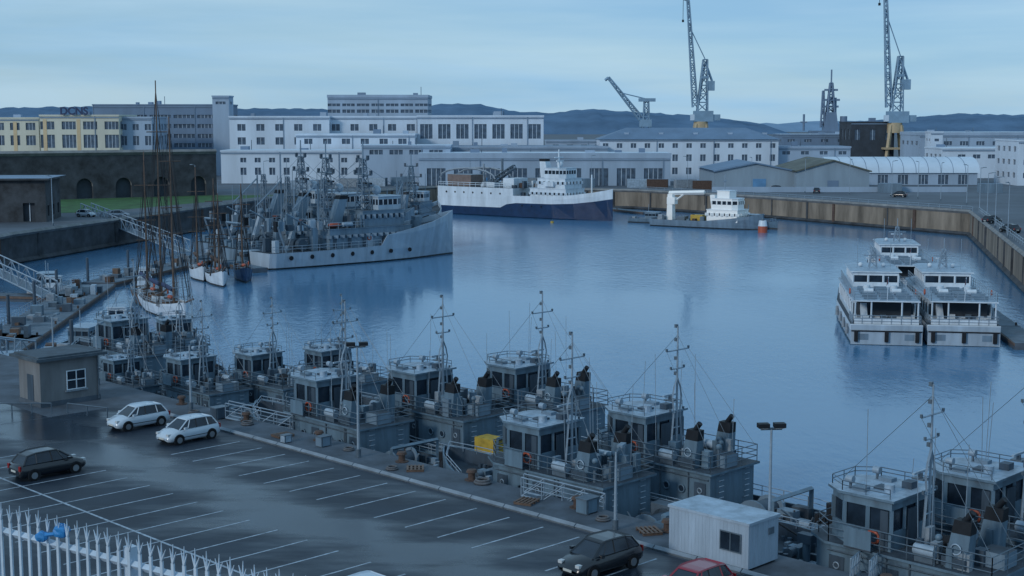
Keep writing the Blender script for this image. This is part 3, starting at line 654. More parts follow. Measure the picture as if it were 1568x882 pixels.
for i in range(k+1):
    a=math.pi*i/k
    for x in (x0-.5,x1+.5): vs.append((x,Y+8-8.6*math.cos(a),hz(264,Y)+4.6*math.sin(a)))
mb.add(vs,[(2*i,2*i+1,2*i+3,2*i+2) for i in range(k)],'roof_light',True);mb.add(vs,[tuple(range(0,2*k+2,2)),tuple(range(2*k+1,0,-2))],'wall_cool')
for i in range(1,12):
    x=x0+(x1-x0)*i/12
    for j in range(5): mb.beam(Vector(vs[2*j])*1+Vector((x-x0+.5,0,.05)),Vector(vs[2*j+2])+Vector((x-x0+.5,0,.05)),.12,'roof_grey')
place(mb.meshes(),'barrel_roof_hangar')
# rampart with blind arches
A=Vector((-150,318,0));B=Vector((-76,362,0));L=(B-A).length;d=(B-A)/L;nn=Vector((-d.y,d.x,0))
mb=MB();mb.part('wall')
def vz(p,z): return p+Vector((0,0,z))
bay=L/9
for i in range(9):
    a=A+d*bay*i;w=bay*.42;c0=bay*.29
    pts=[(c0,4.0)]+[(c0+w/2-w/2*math.cos(math.pi*t/8),4.0+w/2*math.sin(math.pi*t/8)*1.0) for t in range(1,8)]+[(c0+w,4.0)]
    mb.quad(vz(a,FAR),vz(a+d*c0,FAR),vz(a+d*c0,12),vz(a,12),'stone_dark');mb.quad(vz(a+d*(c0+w),FAR),vz(a+d*bay,FAR),vz(a+d*bay,12),vz(a+d*(c0+w),12),'stone_dark')
    for (xa,za),(xb,zb) in zip(pts[:-1],pts[1:]):
        mb.quad(vz(a+d*xa,za),vz(a+d*xb,zb),vz(a+d*xb,12),vz(a+d*xa,12),'stone_dark')
        mb.quad(vz(a+d*xa+nn*1.2,za),vz(a+d*xb+nn*1.2,zb),vz(a+d*xb,zb),vz(a+d*xa,za),'stone_light')
        mb.quad(vz(a+d*xa+nn*1.2,FAR),vz(a+d*xb+nn*1.2,FAR),vz(a+d*xb+nn*1.2,zb),vz(a+d*xa+nn*1.2,za),'wall_dark')
    for xx in (c0,c0+w): mb.quad(vz(a+d*xx,FAR),vz(a+d*xx+nn*1.2,FAR),vz(a+d*xx+nn*1.2,4),vz(a+d*xx,4),'stone_dark')
c=[A,B,B+nn*25,A+nn*25]
mb.part('parapet');mb.add([(p.x,p.y,12.0) for p in c]+[(p.x,p.y,FAR) for p in c],[(0,1,2,3),(1,5,6,2),(2,6,7,3),(3,7,4,0)],'stone_dark')
mb.beam(A+Vector((0,0,12.2)),B+Vector((0,0,12.2)),.9,'stone_light')
place(mb.meshes(),'stone_rampart')
mb=MB();mb.part('walls');Y=262
mb.facade((-122,Y),(-88,Y+3),FAR,hz(276,Y),cols(34,2.2,7),[(FAR+.1,FAR+3.6)],'stone_dark','wall_dark',rec=.8);mb.facade((-88,Y+3),(-90,Y+18),FAR,hz(276,Y),cols(15,1.6,5),[(FAR+1,FAR+3)],'stone_dark','wall_dark')
mb.part('roof').prism([(-124,Y-1),(-87,Y+2),(-89,Y+19),(-124,Y+17)],hz(276,Y),hz(273,Y),'stone_dark','roof_grey')
place(mb.meshes(),'stone_guardhouse')
sheet('grass',[(-150,285),(-88,292),(-68,340),(-60,362),(-78,361),(-150,317)],FAR+.006,'grass')
for b,e_,m,yw in((182,332,cs,10),(131,331,cw,-20),(43,335,cw,0)):
    Y=19*2150/(e_-185);place(m,'parked_car',(ex(b,Y),Y,FAR),math.radians(yw))
rr=random.Random(11)
for b,Y in((1376,352),(1250,372),(1520,262),(1548,240),(1190,383)):
    place(rr.choice([cw,cb,cs,cb]),'parked_car',(ex(b,Y),Y,FAR),rr.uniform(0,3))
l10=lamp(9,False)
for b,Y in((1405,345),(1232,372),(1300,365),(1150,385),(1500,300),(1512,270),(1525,250),(1545,228),(1480,320),(1440,335),(1365,352),(1052,395),(905,405),(720,415),(440,365),(405,350),(300,320),(80,255)): place(l10,'street_lamp',(ex(b,Y),Y,FAR),rr.uniform(0,6))
mb=MB();mb.rail([(73.5,195,FAR),(97.5,293,FAR)],1.1,.08,3,'steel_light');mb.rail([(97,295.5,FAR),(63,352.5,FAR),(35,385.5,FAR)],1.1,.08,3,'steel_light');place(mb.meshes(),'quay_railing')
mb=MB();mb.box(ex(1090,377),ex(1480,377),377,377.4,FAR,FAR+1.4,'wall_cool');place(mb.meshes(),'boundary_wall')
# ------------------------------------------------------------------ cranes
def portal_crane(name,b,Y,e_tip,b_tip,e_piv,jib_w=2.2):
    mb=MB();X=ex(b,Y);zp=hz(e_piv,Y);ztip=hz(e_tip,Y);xt=ex(b_tip,Y)-X;zb=zp-20
    mb.part('portal')
    for sx in (-4.5,4.5):
        for sy in (-4.5,4.5): mb.beam((sx,sy,0),(sx*.45,sy*.45,zb-FAR),1.1,'crane_yellow')
    mb.box(-5,5,-5,5,(zb-FAR)*.45,(zb-FAR)*.45+.8,'crane_yellow');mb.cyl((0,0,zb-FAR-3),(0,0,zb-FAR+1),3,'crane_yellow',n=12)
    zb-=FAR;zp-=FAR;ztip-=FAR
    mb.part('machinery_house').box(-3,5,-2.5,2.5,zb+1,zb+5.5,'crane_blue');mb.box(5,8,-2,2,zb+1.5,zb+4,'crane_blue');mb.box(-4.6,-3,-2.5,-.5,zb+1.5,zb+4,'roof_light')
    mb.part('tower').truss((0.5,0,zb+5.5),(1.5,0,zp+7),4.2,1.8,6,.42,'crane_blue');mb.box(2,5.5,-1.5,1.5,zp-6,zp-2,'crane_blue');mb.beam((1.5,0,zp+6),(4.5,0,zp-2),.7,'crane_blue');mb.beam((1.5,0,zp+6),(-1,0,zb+8),.5,'crane_blue');mb.box(-.2,3,-1.6,1.6,zp-1,zp,'crane_blue')
    mb.part('jib').truss((-2.5,0,zb+7),(xt,0,ztip),jib_w,.9,16,.38,'crane_blue')
    mb.beam((1.5,0,zp+7),(xt*.75-.6,0,zb+7+(ztip-zb-7)*.75),.3,'crane_blue');mb.beam((xt,0,ztip),(xt-2,0,ztip+.5),.6,'crane_blue')
    mb.part('hook').beam((xt-2,0,ztip),(xt-2,0,ztip-8),.15,'black');mb.box(xt-2.4,xt-1.6,-.4,.4,ztip-9,ztip-8,'black')
    place(mb.meshes(),name,(X,Y,FAR))
portal_crane('portal_crane',1071,600,5,1049,118)
portal_crane('portal_crane',1366,560,-22,1345,115)
def small_crane():
    Y=560;X=ex(988,Y);mb=MB();g=lambda b:ex(b,Y)-X;hh=lambda e:hz(e,Y)-FAR
    mb.part('portal');
    for sx in (-2.5,2.5):
        for sy in (-2.5,2.5): mb.beam((sx,sy,0),(sx*.5,sy*.5,hh(186)),.7,'crane_blue')
    mb.part('tower').truss((0,0,hh(188)),(0,0,hh(152)),2.4,1.6,4,.4,'crane_blue');mb.box(-3,3.5,-1.5,1.5,hh(156),hh(151),'crane_blue');mb.box(-2.5,2,-2,2,hh(194),hh(183),'crane_blue')
    mb.part('jib').truss((-2,0,hh(182)),(g(930),0,hh(120)),1.8,.8,10,.4,'crane_blue');mb.beam((0,0,hh(152)),(g(950),0,hh(143)),.3,'crane_blue');mb.beam((g(930),0,hh(120)),(g(925),0,hh(124)),.8,'crane_blue')
    place(mb.meshes(),'dock_crane',(X,Y,FAR))
small_crane()
def far_warship():
    Y=640;X=ex(1268,Y);mb=MB();hh=lambda e:hz(e,Y)-FAR
    mb.prism([(-9,-4),(9,-4),(9,4),(-9,4)],0,hh(200),'wall_greyblue');mb.prism([(-3.2,-3),(3.2,-3),(3.2,3),(-3.2,3)],hh(200),hh(172),'wall_greyblue',sc=.7);mb.truss((0,0,hh(172)),(0,0,hh(128)),3.2,1.0,5,.6,'wall_greyblue');mb.cyl((0,0,hh(128)),(0,0,hh(108)),.35,'wall_greyblue')
    for e,w in((140,3),(155,4),(165,3.5)): mb.box(-w,w,-.5,.5,hh(e),hh(e)+.9,'wall_greyblue')
    mb.truss((-3.5,0,hh(195)),(-3.5,0,hh(140)),1.6,.6,4,.45,'wall_greyblue');mb.cyl((-12,0,hh(200)),(-12,0,hh(175)),.5,'wall_greyblue');mb.box(-13.5,-10.5,-.5,.5,hh(188),hh(186),'wall_greyblue');mb.cyl((6,0,hh(200)),(6,0,hh(178)),1.6,'wall_greyblue',n=10)
    mb.cyl((2.2,0,hh(180)),(2.2,0,hh(150)),.5,'wall_greyblue')
    place(mb.meshes(),'distant_warship',(X,Y,FAR))
far_warship()
# ------------------------------------------------------------------ ships in the basin
def cargo_ship():
    mb=MB()
    S=[(-26,3.6,4.5,3.2,0,2.2),(-24.5,4.3,4.5,4.1,0,2.2),(-20,4.6,4.5,4.5,0,2.2),(-4,4.6,4.5,4.5,0,2.3),(-2,4.6,4.5,4.5,.9,3.2),(1,4.6,4.5,4.5,.9,3.6),(12,4.5,4.7,4.2,.9,3.7),(18,3.8,5.2,3.0,.9,4.0),(23,2.3,5.8,1.3,1,4.6),(26,.8,6.4,.3,1,5.1),(27.2,.08,6.7,.05,1,5.3)]
    hull(mb,S,'blue_hull','white_hull','deck_grey',boot='blue_hull')
    mb.prism([(-25.6,-3.9),(-24.2,-4.3),(-20,-4.6),(-3,-4.6),(0,-4.4),(0,4.4),(-3,4.6),(-20,4.6),(-24.2,4.3),(-25.6,3.9)],4.5,7.2,'white_hull','deck_grey')
    for sg in (1,-1):
        mb.rail([(-25.4,sg*3.8,7.2),(-20,sg*4.5,7.2),(-.5,sg*4.4,7.2)],1.1,.09,2,'white_paint')
        for x in range(-22,-2,3): mb.cyl((x,sg*4.59,5.8),(x,sg*4.66,5.8),.25,'black')
        for x in (3,6,9): mb.cyl((x,sg*4.5,3.0),(x,sg*4.62,3.0),.2,'black')
        mb.box(9.5,12.5,min(sg*3.2,sg*4.3),max(sg*3.2,sg*4.3),8.0,9.1,'orange' if sg>0 else 'white_paint')
    mb.box(-23,-15,-3,3,7.2,10.2,'brown_box','canvas');mb.box(-12,-8,-2,2,7.2,8.4,'white_paint');mb.box(-4.5,-1,-2.8,2.8,7.2,9.6,'white_paint')
    pr=None
    for i in range(9):
        a=math.pi*i/8;p=(-19+5.5*math.cos(a)*1.7+3,0,9.3+2.6*math.sin(a));
        if pr:
            for y in (-3.4,3.4): mb.beam((pr[0],y,pr[2]),(p[0],y,p[2]),.35,'canvas')
        pr=p
    mb.truss((-11,0,8),(-3,0,12.5),1.2,.8,6,.25,'steel');mb.cyl((-7,0,7.2),(-7,0,14.5),.3,'steel');mb.cyl((-14,1,7.2),(-14,1,13),.25,'canvas')
    house(mb,5,16,3.9,4.6,7.4,'white_paint','roof_paint',win=(5.9,6.5),sp=1.4,post=.6)
    house(mb,7,15.5,3.5,7.5,9.9,'white_paint','roof_paint',win=(8.5,9.2),sp=1.4,post=.6)
    house(mb,9,14.8,3.3,10,12.4,'white_paint','roof_paint',win=(11,11.9),sp=1.1,taper=1.2)
    mb.cyl((11,0,12.5),(11,0,17),.35,'white_paint',r1=.15);mb.beam((11,-1.8,15),(11,1.8,15),.2,'white_paint');mb.cbox((11.3,0,14),(.4,2.6,.3),'white_paint');mb.ball((10,1.8,13.3),.8,'white_paint')
    mb.slant((7.4,0,10),(6.6,0,14),2.2,2.4,'white_paint',.8);mb.slant((6.6,0,14),(6.5,0,14.6),1.8,2,'black')
    mb.cyl((21,0,5.5),(21,0,11),.2,'white_paint');mb.cbox((19,0,5.2),(2,2.4,1),'white_paint');mb.cbox((3,1,4.6),(1.6,2,1.7),'yellow')
    rr=random.Random(2)
    for k in range(34): mb.cbox((rr.uniform(-14,4),rr.uniform(-3,3),7.2 if rr.random()<.6 else 4.6),(rr.uniform(.5,1.6),rr.uniform(.5,1.6),rr.uniform(.5,1.8)),rr.choice(['white_paint','steel','canvas','ship_grey_mid','rust','navy_grey_dark']))
    place(mb.meshes(),'cargo_ship',(3,355,WATER),math.radians(-38.7))
cargo_ship()
def minehunter(seed,light='ship_grey_light'):
    rr=random.Random(seed);mb=MB()
    S=[(-19.5,3.2,2.4,2.8,.1,1),(-18.5,3.7,2.4,3.4,.1,1),(-12,4.1,2.4,3.9,.1,1),(-2,4.2,2.5,4,.1,1),(2,4.2,2.6,3.9,.1,1),(3.2,4.2,4.2,3.8,.1,2),(9,4.0,4.5,3.1,.7,2),(14,3.1,5.1,1.8,.9,2),(18,1.6,5.8,.6,1,2),(20.3,.3,6.4,.1,1,2),(20.8,.04,6.5,.03,1,2)]
    hull(mb,S,light,light,'deck_grey')
    mid='ship_grey_mid'
    house(mb,-8,9,3.3,2.5,5.6,mid,'deck_grey',win=(4.2,4.7),sp=1.3,post=.8)
    house(mb,-1,8.6,2.9,5.7,8.2,mid,'deck_grey',win=(7.0,7.7),sp=1.2,post=.6,taper=1.2)
    house(mb,2.5,8,2.6,8.3,10.4,'ship_grey_light','roof_paint',win=(9.1,10.0),sp=.9,taper=1.4)
    mb.slant((-5.2,0,5.6),(-3.4,0,10.2),2.0,1.8,mid,.8);mb.slant((-3.4,0,10.2),(-3.2,0,10.8),1.6,1.5,'black')
    mb.slant((-13.2,1.4,2.4),(-11.4,1.4,7.6),.8,.9,'ship_grey_light',.8);mb.ball((-11.4,1.4,8.0),.55,mid)
    mb.truss((1.2,0,8.2),(1.2,0,16.5),2.0,.7,6,.16,mid);mb.cyl((1.2,0,16.5),(1.2,0,19.3),.12,mid)
    mb.truss((-6.8,0,5.6),(-6.8,0,13.5),1.4,.5,5,.14,mid);mb.beam((-6.8,-1.2,12.4),(-6.8,1.2,12.4),.15,mid)
    for z,w in((12,1.8),(14,2.6),(16.4,1.6)): mb.beam((1.2,-w,z),(1.2,w,z),.18,mid);mb.cbox((1.2,w*.9,z),(.4,.4,.7),'navy_grey_dark');mb.cbox((1.2,-w*.9,z),(.4,.4,.7),'navy_grey_dark')
    mb.cbox((2,0,12.4),(.3,2.6,.3),'black');mb.ball((4,0,11.4),.8,'ship_grey_light');mb.cyl((-9,-1.5,5.6),(-9,-1.5,13.5),.15,mid);mb.beam((-9,-1.5,13),(-14,-1.5,9),.2,mid)
    mb.cyl((12.5,0,5),(12.5,0,6.2),1.0,mid,n=12);mb.cbox((12.7,0,6.0),(1.6,1.2,.8),mid);mb.cyl((13.4,0,6.4),(15.4,0,6.8),.08,'black')
    for sg in (1,-1):
        mb.rail([(-19,sg*3.3,2.5),(-12,sg*4,2.5),(2,sg*4.1,2.6)],1.0,.06,1.6,'steel_light');mb.rail([(-8,sg*3.3,5.7),(-1,sg*3.3,5.7)],1,.06,1.6,'steel_light')
        mb.beam((-16,sg*2.6,2.4),(-17.5,sg*2.6,6.4),.25,mid);mb.cyl((-5,sg*2.8,6.3),(-3.2,sg*2.8,6.3),.38,'roof_paint',n=10)
        mb.torus((0,sg*3.4,4),.35,.09,'orange','y')
        for x in range(-16,12,4): mb.cyl((x,sg*4.0,1.7),(x,sg*4.24,1.7),.35,'rubber')
        for x in (-7,-4,-1,3,6): mb.box(x-.35,x+.35,min(sg*3.3,sg*3.36),max(sg*3.3,sg*3.36),2.7,4.4,'navy_grey_dark')
    mb.beam((-17.5,-2.6,6.4),(-17.5,2.6,6.4),.25,mid)
    for y in (-1.6,0,1.6): mb.cyl((-12.5,y-.5,3.4),(-12.5,y+.5,3.4),.9,'navy_grey_dark',n=12)
    mb.beam((-10.5,-2,5.8),(-15.5,-2,8.4),.2,mid);mb.cbox((-10.3,-2,2.4),(1,1,3.6),mid)
    mb.ball((-6.6,-2.6,6.3),.6,'orange',sc=(2.2,.8,.6))
    for k in range(60): mb.cbox((rr.uniform(-18,2),rr.uniform(-3,3),2.45 if rr.random()<.45 else 5.7),(rr.uniform(.2,1.2),rr.uniform(.2,1.2),rr.uniform(.4,2.2)),rr.choice([mid,'navy_grey','navy_grey_dark','canvas','black','navy_grey_dark','ship_grey_light']))
    for k in range(10): x=rr.uniform(-16,8);y=rr.uniform(-2.4,2.4);mb.cyl((x,y,5),(x,y,rr.uniform(9,15)),.06,mid,n=4)
    for k in range(5): mb.beam((1.2,rr.uniform(-1,1),rr.uniform(13,17)),(rr.choice((-18,-12,14,19)),rr.uniform(-2,2),6),.04,'steel')
    return mb.meshes()
M1=minehunter(1,'ship_grey_light');M2=minehunter(2,'ship_grey_mid')
ya=math.radians(41)
place(M1,'minehunter_ship',(-26.5,241,WATER),ya,(1,1,1.06));place(M2,'minehunter_ship',(-34,249.5,WATER),ya,(1,1,1.06));place(M2,'minehunter_ship',(-40,260,WATER),ya,(1,1,1.06));place(M1,'minehunter_ship',(-21,288,WATER),math.radians(75),.9)
def motor_boat(c='white_hull',L=9):
    k=L/9;mb=MB();S=[(-4.5*k,1.2*k,.9,1.1*k,.15,.5),(-2*k,1.4*k,.9,1.3*k,.15,.5),(1.5*k,1.35*k,1.0,1.1*k,.15,.5),(3.4*k,.8*k,1.2,.5*k,.15,.5),(4.5*k,.05,1.4,.03,.15,.5)]
    hull(mb,S,c,c,'pontoon_deck');house(mb,-1*k,1.8*k,.95*k,.9,2.5,c,'roof_paint',win=(1.7,2.2),taper=.6,sp=.8,post=.12)
    mb.rail([(1.8*k,-1.1*k,1.1),(4.2*k,0,1.5),(1.8*k,1.1*k,1.1)],.6,.04,1);mb.cyl((-.6*k,0,2.6),(-.6*k,0,4.4),.05,'steel_light');mb.cbox((-3.6*k,0,.9),(.8,1.2,.5),'canvas')
    return mb.meshes()
mw=motor_boat();mg=motor_boat('navy_grey',11);mw2=motor_boat('white_hull',6.5)
def schooner(L,h1,h2,color='white_hull',wood='wood'):
    k=L/16;mb=MB();S=[(-8*k,.9*k,1.5,.5*k,.25,.7),(-6.5*k,1.6*k,1.35,1.2*k,.25,.7),(-2*k,2.0*k,1.2,1.8*k,.25,.6),(2*k,1.9*k,1.3,1.6*k,.25,.6),(6*k,1.1*k,1.7,.7*k,.3,.8),(8.2*k,.12,2.1,.05,.3,1)]
    hull(mb,S,color,color,wood)
    mb.box(-4.5*k,-1*k,-.9*k,.9*k,1.25,1.95,'white_paint','canvas');mb.box(1*k,3*k,-.7*k,.7*k,1.3,1.9,'wood','canvas');mb.box(-6.2*k,-5*k,-.7,.7,1.4,1.9,wood)
    mb.cyl((7.5*k,0,2.2),(11.5*k,0,3.2),.12,wood);
    for x,h in((-1.8*k,h1),(3.6*k,h2)):
        if h<=0: continue
        mb.cyl((x,0,1.2),(x,0,h),.17,'wood',r1=.07);mb.beam((x-.4,0,3.1),(x-5.2*k,0,3.3),.16,'wood');mb.cyl((x-.5,0,3.35),(x-5*k,0,3.5),.28,'sail_cover' if L>14 else 'rust',n=7)
        for hh in (.42,.55,.78): mb.beam((x,-1.3,h*hh),(x,1.3,h*hh),.09,'wood')
        for sg in (1,-1):
            for dx,hh in((-.8,.8),(0,.97),(.8,.8),(0,.55),(-.4,.55),(.4,.78)): mb.beam((x+dx,sg*1.8*k,1.4),(x,0,h*hh),.04,'black')
        mb.beam((x,0,h*.95),(8*k,0,2.1),.04,'black');mb.beam((x,0,h*.95),(-7.8*k,0,1.7),.04,'black')
    mb.beam((3.6*k,0,max(h2,h1*.7)*.8),(11.3*k,0,3.2),.04,'black')
    mb.rail([(-7.8*k,-.9*k,1.8),(-6.5*k,-1.6*k,1.6),(-2*k,-2*k,1.5),(2*k,-1.9*k,1.55),(6*k,-1.1*k,2.0)],.6,.04,1.3);mb.rail([(-7.8*k,.9*k,1.8),(-6.5*k,1.6*k,1.6),(-2*k,2*k,1.5),(2*k,1.9*k,1.55),(6*k,1.1*k,2.0)],.6,.04,1.3)
    mb.torus((-5.5*k,1.6*k,2),.3,.08,'orange','y');mb.ball((2*k,0,2.3),.5,'orange',sc=(1.5,.7,.5))
    rr=random.Random(int(L))
    for j in range(12): mb.cbox((rr.uniform(-6,5)*k,rr.uniform(-1,1)*k,1.3),(rr.uniform(.3,1),rr.uniform(.3,.8),rr.uniform(.3,.9)),rr.choice(['wood','canvas','rust','navy_grey_dark','white_paint']))
    return mb.meshes()
sA=schooner(18,29,24.5);sB=schooner(12,15.5,13.5);sC=schooner(11,14.5,0,'blue_hull')
place(sA,'sailing_schooner',(-43.5,175,WATER),math.radians(-62));place(schooner(15,20,0,'wood'),'sailing_yacht',(-47.5,183,WATER),math.radians(-65))
place(sB,'sailing_yacht',(-44,208,WATER),math.radians(-70));place(sC,'sailing_yacht',(-41,213,WATER),math.radians(-75));place(schooner(10,17,0),'sailing_yacht',(-48,214,WATER),math.radians(-70))
def pontoon(a,b,w,name='floating_pontoon'):
    mb=MB();a=Vector((*a,0));b=Vector((*b,0));L=(b-a).length;n=max(1,int(L/12));rr=random.Random(int(L*10))
    for i in range(n):
        x0=L*i/n+.1;x1=L*(i+1)/n-.1;mb.box(x0,x1,-w/2,w/2,-.2,.75,'concrete','pontoon_deck')
        for sg in (1,-1): mb.box(x0,x1,min(sg*w/2,sg*(w/2+.12)),max(sg*w/2,sg*(w/2+.12)),.4,.7,'wood')
        if w>3:
            mb.cyl((x0+1,w/2-.4,-3),(x0+1,w/2-.4,4.2),.2,'navy_grey_dark')
            for k in range(9): mb.cbox((rr.uniform(x0,x1),rr.uniform(-w/2+.6,w/2-.6),.75),(rr.uniform(.4,1.5),rr.uniform(.4,1.5),rr.uniform(.3,1.3)),rr.choice(['canvas','navy_grey','steel','roof_paint','navy_grey_dark','wood','rust']))
            mb.rail([(x0,w/2-.2,.75),(x1,w/2-.2,.75)],1,.05,1.5,'steel_light')
        mb.cyl((x0+.6,-w/2+.3,.75),(x0+.6,-w/2+.3,1.1),.12,'rust')
    ang=math.atan2((b-a).y,(b-a).x);place(mb.meshes(),name,(a.x,a.y,WATER),ang)
pontoon((-52,132),(-60,200),6);pontoon((-60,202),(-50,252),5);pontoon((-51.5,150),(-74,158),3);pontoon((-57,186),(-80,190),3);pontoon((-46,140),(-42,124),4);pontoon((-50,236),(-40,222),2.5)
def trussbridge(p,t):
    p=Vector(p);t=Vector(t);L=(t-p).length;mb=MB();w=2.2;n=int(L/2.5)
    for i in range(n+1):
        f=i/n;c=p.lerp(t,f);d=(t-p).normalized();u=Vector((-d.y,d.x,0)).normalized()*w/2
        for sg in (1,-1):
            mb.beam(c+u*sg,c+u*sg+Vector((0,0,2)),.12,'steel_light')
            if i<n:
                c2=p.lerp(t,(i+1)/n);mb.beam(c+u*sg,c2+u*sg,.18,'steel_light');mb.beam(c+u*sg+Vector((0,0,2)),c2+u*sg+Vector((0,0,2)),.14,'steel_light');mb.beam(c+u*sg+Vector((0,0,2*(i%2))),c2+u*sg+Vector((0,0,2*((i+1)%2))),.1,'steel_light')
        if i<n: c2=p.lerp(t,(i+1)/n);mb.quad(c-u,c2-u,c2+u,c+u,'steel')
    place(mb.meshes(),'access_footbridge')
trussbridge((-88,290,1.1),(-58,248,-3.1));trussbridge((-86,212,1.1),(-61,184,-3.1));trussbridge((-50,119,.2),(-47,134,-3.1))
for x,y,a,m,nm in((-46,162,100,mw,'motor_boat'),(-56,142,95,mw2,'motor_boat'),(-45,146,80,mg,'motor_boat'),(-65,162,10,mw2,'motor_boat'),(-68,154,190,mg,'motor_boat'),(-64,194,5,mw2,'motor_boat'),(-40,137,120,mg,'motor_boat'),(-54,205,100,mw2,'motor_boat'),(-44,232,40,mg,'motor_boat'),(-50,240,45,mg,'motor_boat'),(-52,300,60,mg,'motor_boat'),(-48,312,60,mw,'motor_boat'),(-46,128,120,mg,'motor_boat'),(-38,128,130,mw2,'motor_boat'),(-66,198,100,mg,'motor_boat'),(-50,126,120,mw,'motor_boat'),(-43,120,130,mg,'motor_boat'),(-47,117.5,135,mw2,'motor_boat')):
    place(m,nm,(x,y,WATER),math.radians(a))
# catamarans
def catamaran(seed):
    mb=MB();rr=random.Random(seed)
    for sg in (1,-1):
        prev=None
        for x,w in((-15,.95),(-8,1.0),(4,1.0),(9,.8),(13,.4),(15,.05)):
            yc=sg*2.75;zt=1.7 if x<5 else 1.7+(x-5)*.1
            ring=[(x,yc-w*.8,-1),(x,yc-w,.25),(x,yc-w-.02,zt),(x,yc+w+.02,zt),(x,yc+w,.25),(x,yc+w*.8,-1)]
            if prev:
                for j,m in((0,'boot'),(1,'ship_grey_light'),(2,'deck_grey'),(3,'ship_grey_light'),(4,'boot')): mb.add([prev[j],ring[j],ring[j+1],prev[j+1]],[(0,1,2,3)],m)
            else: mb.add(ring,[(5,4,3,2,1,0)],'ship_grey_light')
            prev=ring
    P=[(-15,-3.8),(6,-3.8),(11,-3.3),(14.6,-1.8),(14.6,1.8),(11,3.3),(6,3.8),(-15,3.8)]
    mb.prism([(x*.995,y*.98) for x,y in P],.9,1.72,'ship_grey_light');mb.prism(P,1.72,2.4,'white_hull','deck_grey')
    mb.box(-15.12,-15.02,-3.75,3.75,.05,2.3,'ship_grey_light');mb.box(-15.2,-15.125,-3.7,3.7,1.55,1.7,'rubber')
    for y in (-3.2,0,3.2): mb.cbox((-15.3,y,.4),(.3,.4,1.3),'rubber')
    for y in (-2.4,2.4): mb.box(-15.16,-15.13,y-.5,y+.5,.6,1.3,'ship_grey_mid')
    house(mb,-11.5,10.5,3.35,2.4,5.0,'white_paint','roof_paint',win=(3.1,4.4),taper=3,sp=2.0,post=.16,over=.25)
    mb.box(-14.8,-11.8,-3.5,3.5,5.0,5.14,'white_paint','roof_paint')
    for y in (-3.3,-1.6,1.6,3.3): mb.beam((-14.6,y,2.4),(-14.6,y,5.0),.13,'white_paint')
    mb.box(-11.62,-11.52,-2.9,2.9,2.9,4.7,'wall_dark');mb.box(-14.75,-14.7,-3.4,3.4,2.4,3.1,'white_paint')
    mb.rail([(-11,-3.6,2.4),(-14.8,-3.6,2.4),(-14.8,3.6,2.4),(-11,3.6,2.4)],1.0,.05,1.0,'steel_light',rows=(1,.66,.33))
    mb.rail([(8,-3.2,5.15),(-14.6,-3.4,5.15),(-14.6,3.4,5.15),(8,3.2,5.15)],1.0,.045,1.3,'steel_light',rows=(1,.66,.33))
    for sg in (1,-1): mb.rail([(10.5,sg*3.3,2.4),(14.4,sg*1.8,2.4)],1,.06,1.2,'steel_light')
    house(mb,-2,8.0,2.6,5.14,7.0,'white_paint','roof_paint',win=(5.75,6.6),taper=1.5,sp=1.5,post=.18,over=.3)
    mb.slant((-13.4,2.2,2.4),(-10.5,2.2,5.1),.8,.7,'white_paint')
    for y in (-1.5,1.5): mb.cyl((-7,y,5.14),(-7,y,6.0),.4,'white_paint',n=10);mb.cyl((-9.6,y-.5,5.6),(-9.6,y+.5,5.6),.33,'white_paint',n=10)
    for x in range(-13,-3,2): 
        for y in (-2,-.2,1.6): mb.cbox((x,y,5.14),(.5,1.4,.45),'ship_grey_mid')
    mb.truss((2,0,7.1),(1.4,0,9.6),.9,.4,3,.08,'steel_light');mb.beam((1.4,-1.2,8.8),(1.4,1.2,8.8),.08,'steel_light');mb.cbox((2.2,0,8.3),(.25,1.6,.18),'white_paint');mb.cyl((1.4,0,9.6),(1.4,0,11),.05,'steel_light')
    for y in (-1.9,1.9): mb.cyl((1,y,7.1),(1,y,11),.03,'steel_light');mb.ball((3.2,y*.7,7.4),.3,'white_paint')
    mb.cyl((-14.8,0,5.1),(-15.3,0,8),.04,'white_paint');mb.add([(-15.2,0,7.9),(-15.1,.0,7.2),(-15.9,.25,7.0),(-16,.2,7.7)],[(0,1,2,3)],'red')
    for sg in (1,-1):
        mb.torus((-10,sg*3.55,5.6),.3,.08,'orange','y')
        for x in (-12,-7,-2,3): mb.cyl((x,sg*3.95,.8),(x,sg*3.95,2),.18,'canvas')
    for k in range(10): mb.cbox((rr.uniform(-14,-12),rr.uniform(-3,3),2.4),(.5,.6,rr.uniform(.3,1)),rr.choice(['canvas','navy_grey_dark','white_paint','steel']))
    return mb.meshes()
C1=catamaran(1);C2=catamaran(2)
yc=math.radians(81)
def stern_at(x,y,m,k=.93): place(m,'passenger_catamaran',(x+15*math.cos(yc),y+15*math.sin(yc),WATER),yc,(1,1,k))
stern_at(40.3,149.5,C1);stern_at(48.4,148.8,C2);stern_at(53.6,188,C1,.9)
pontoon((54.5,146),(62,196),3);trussbridge((63.5,158,1.1),(57,146,-3.1))
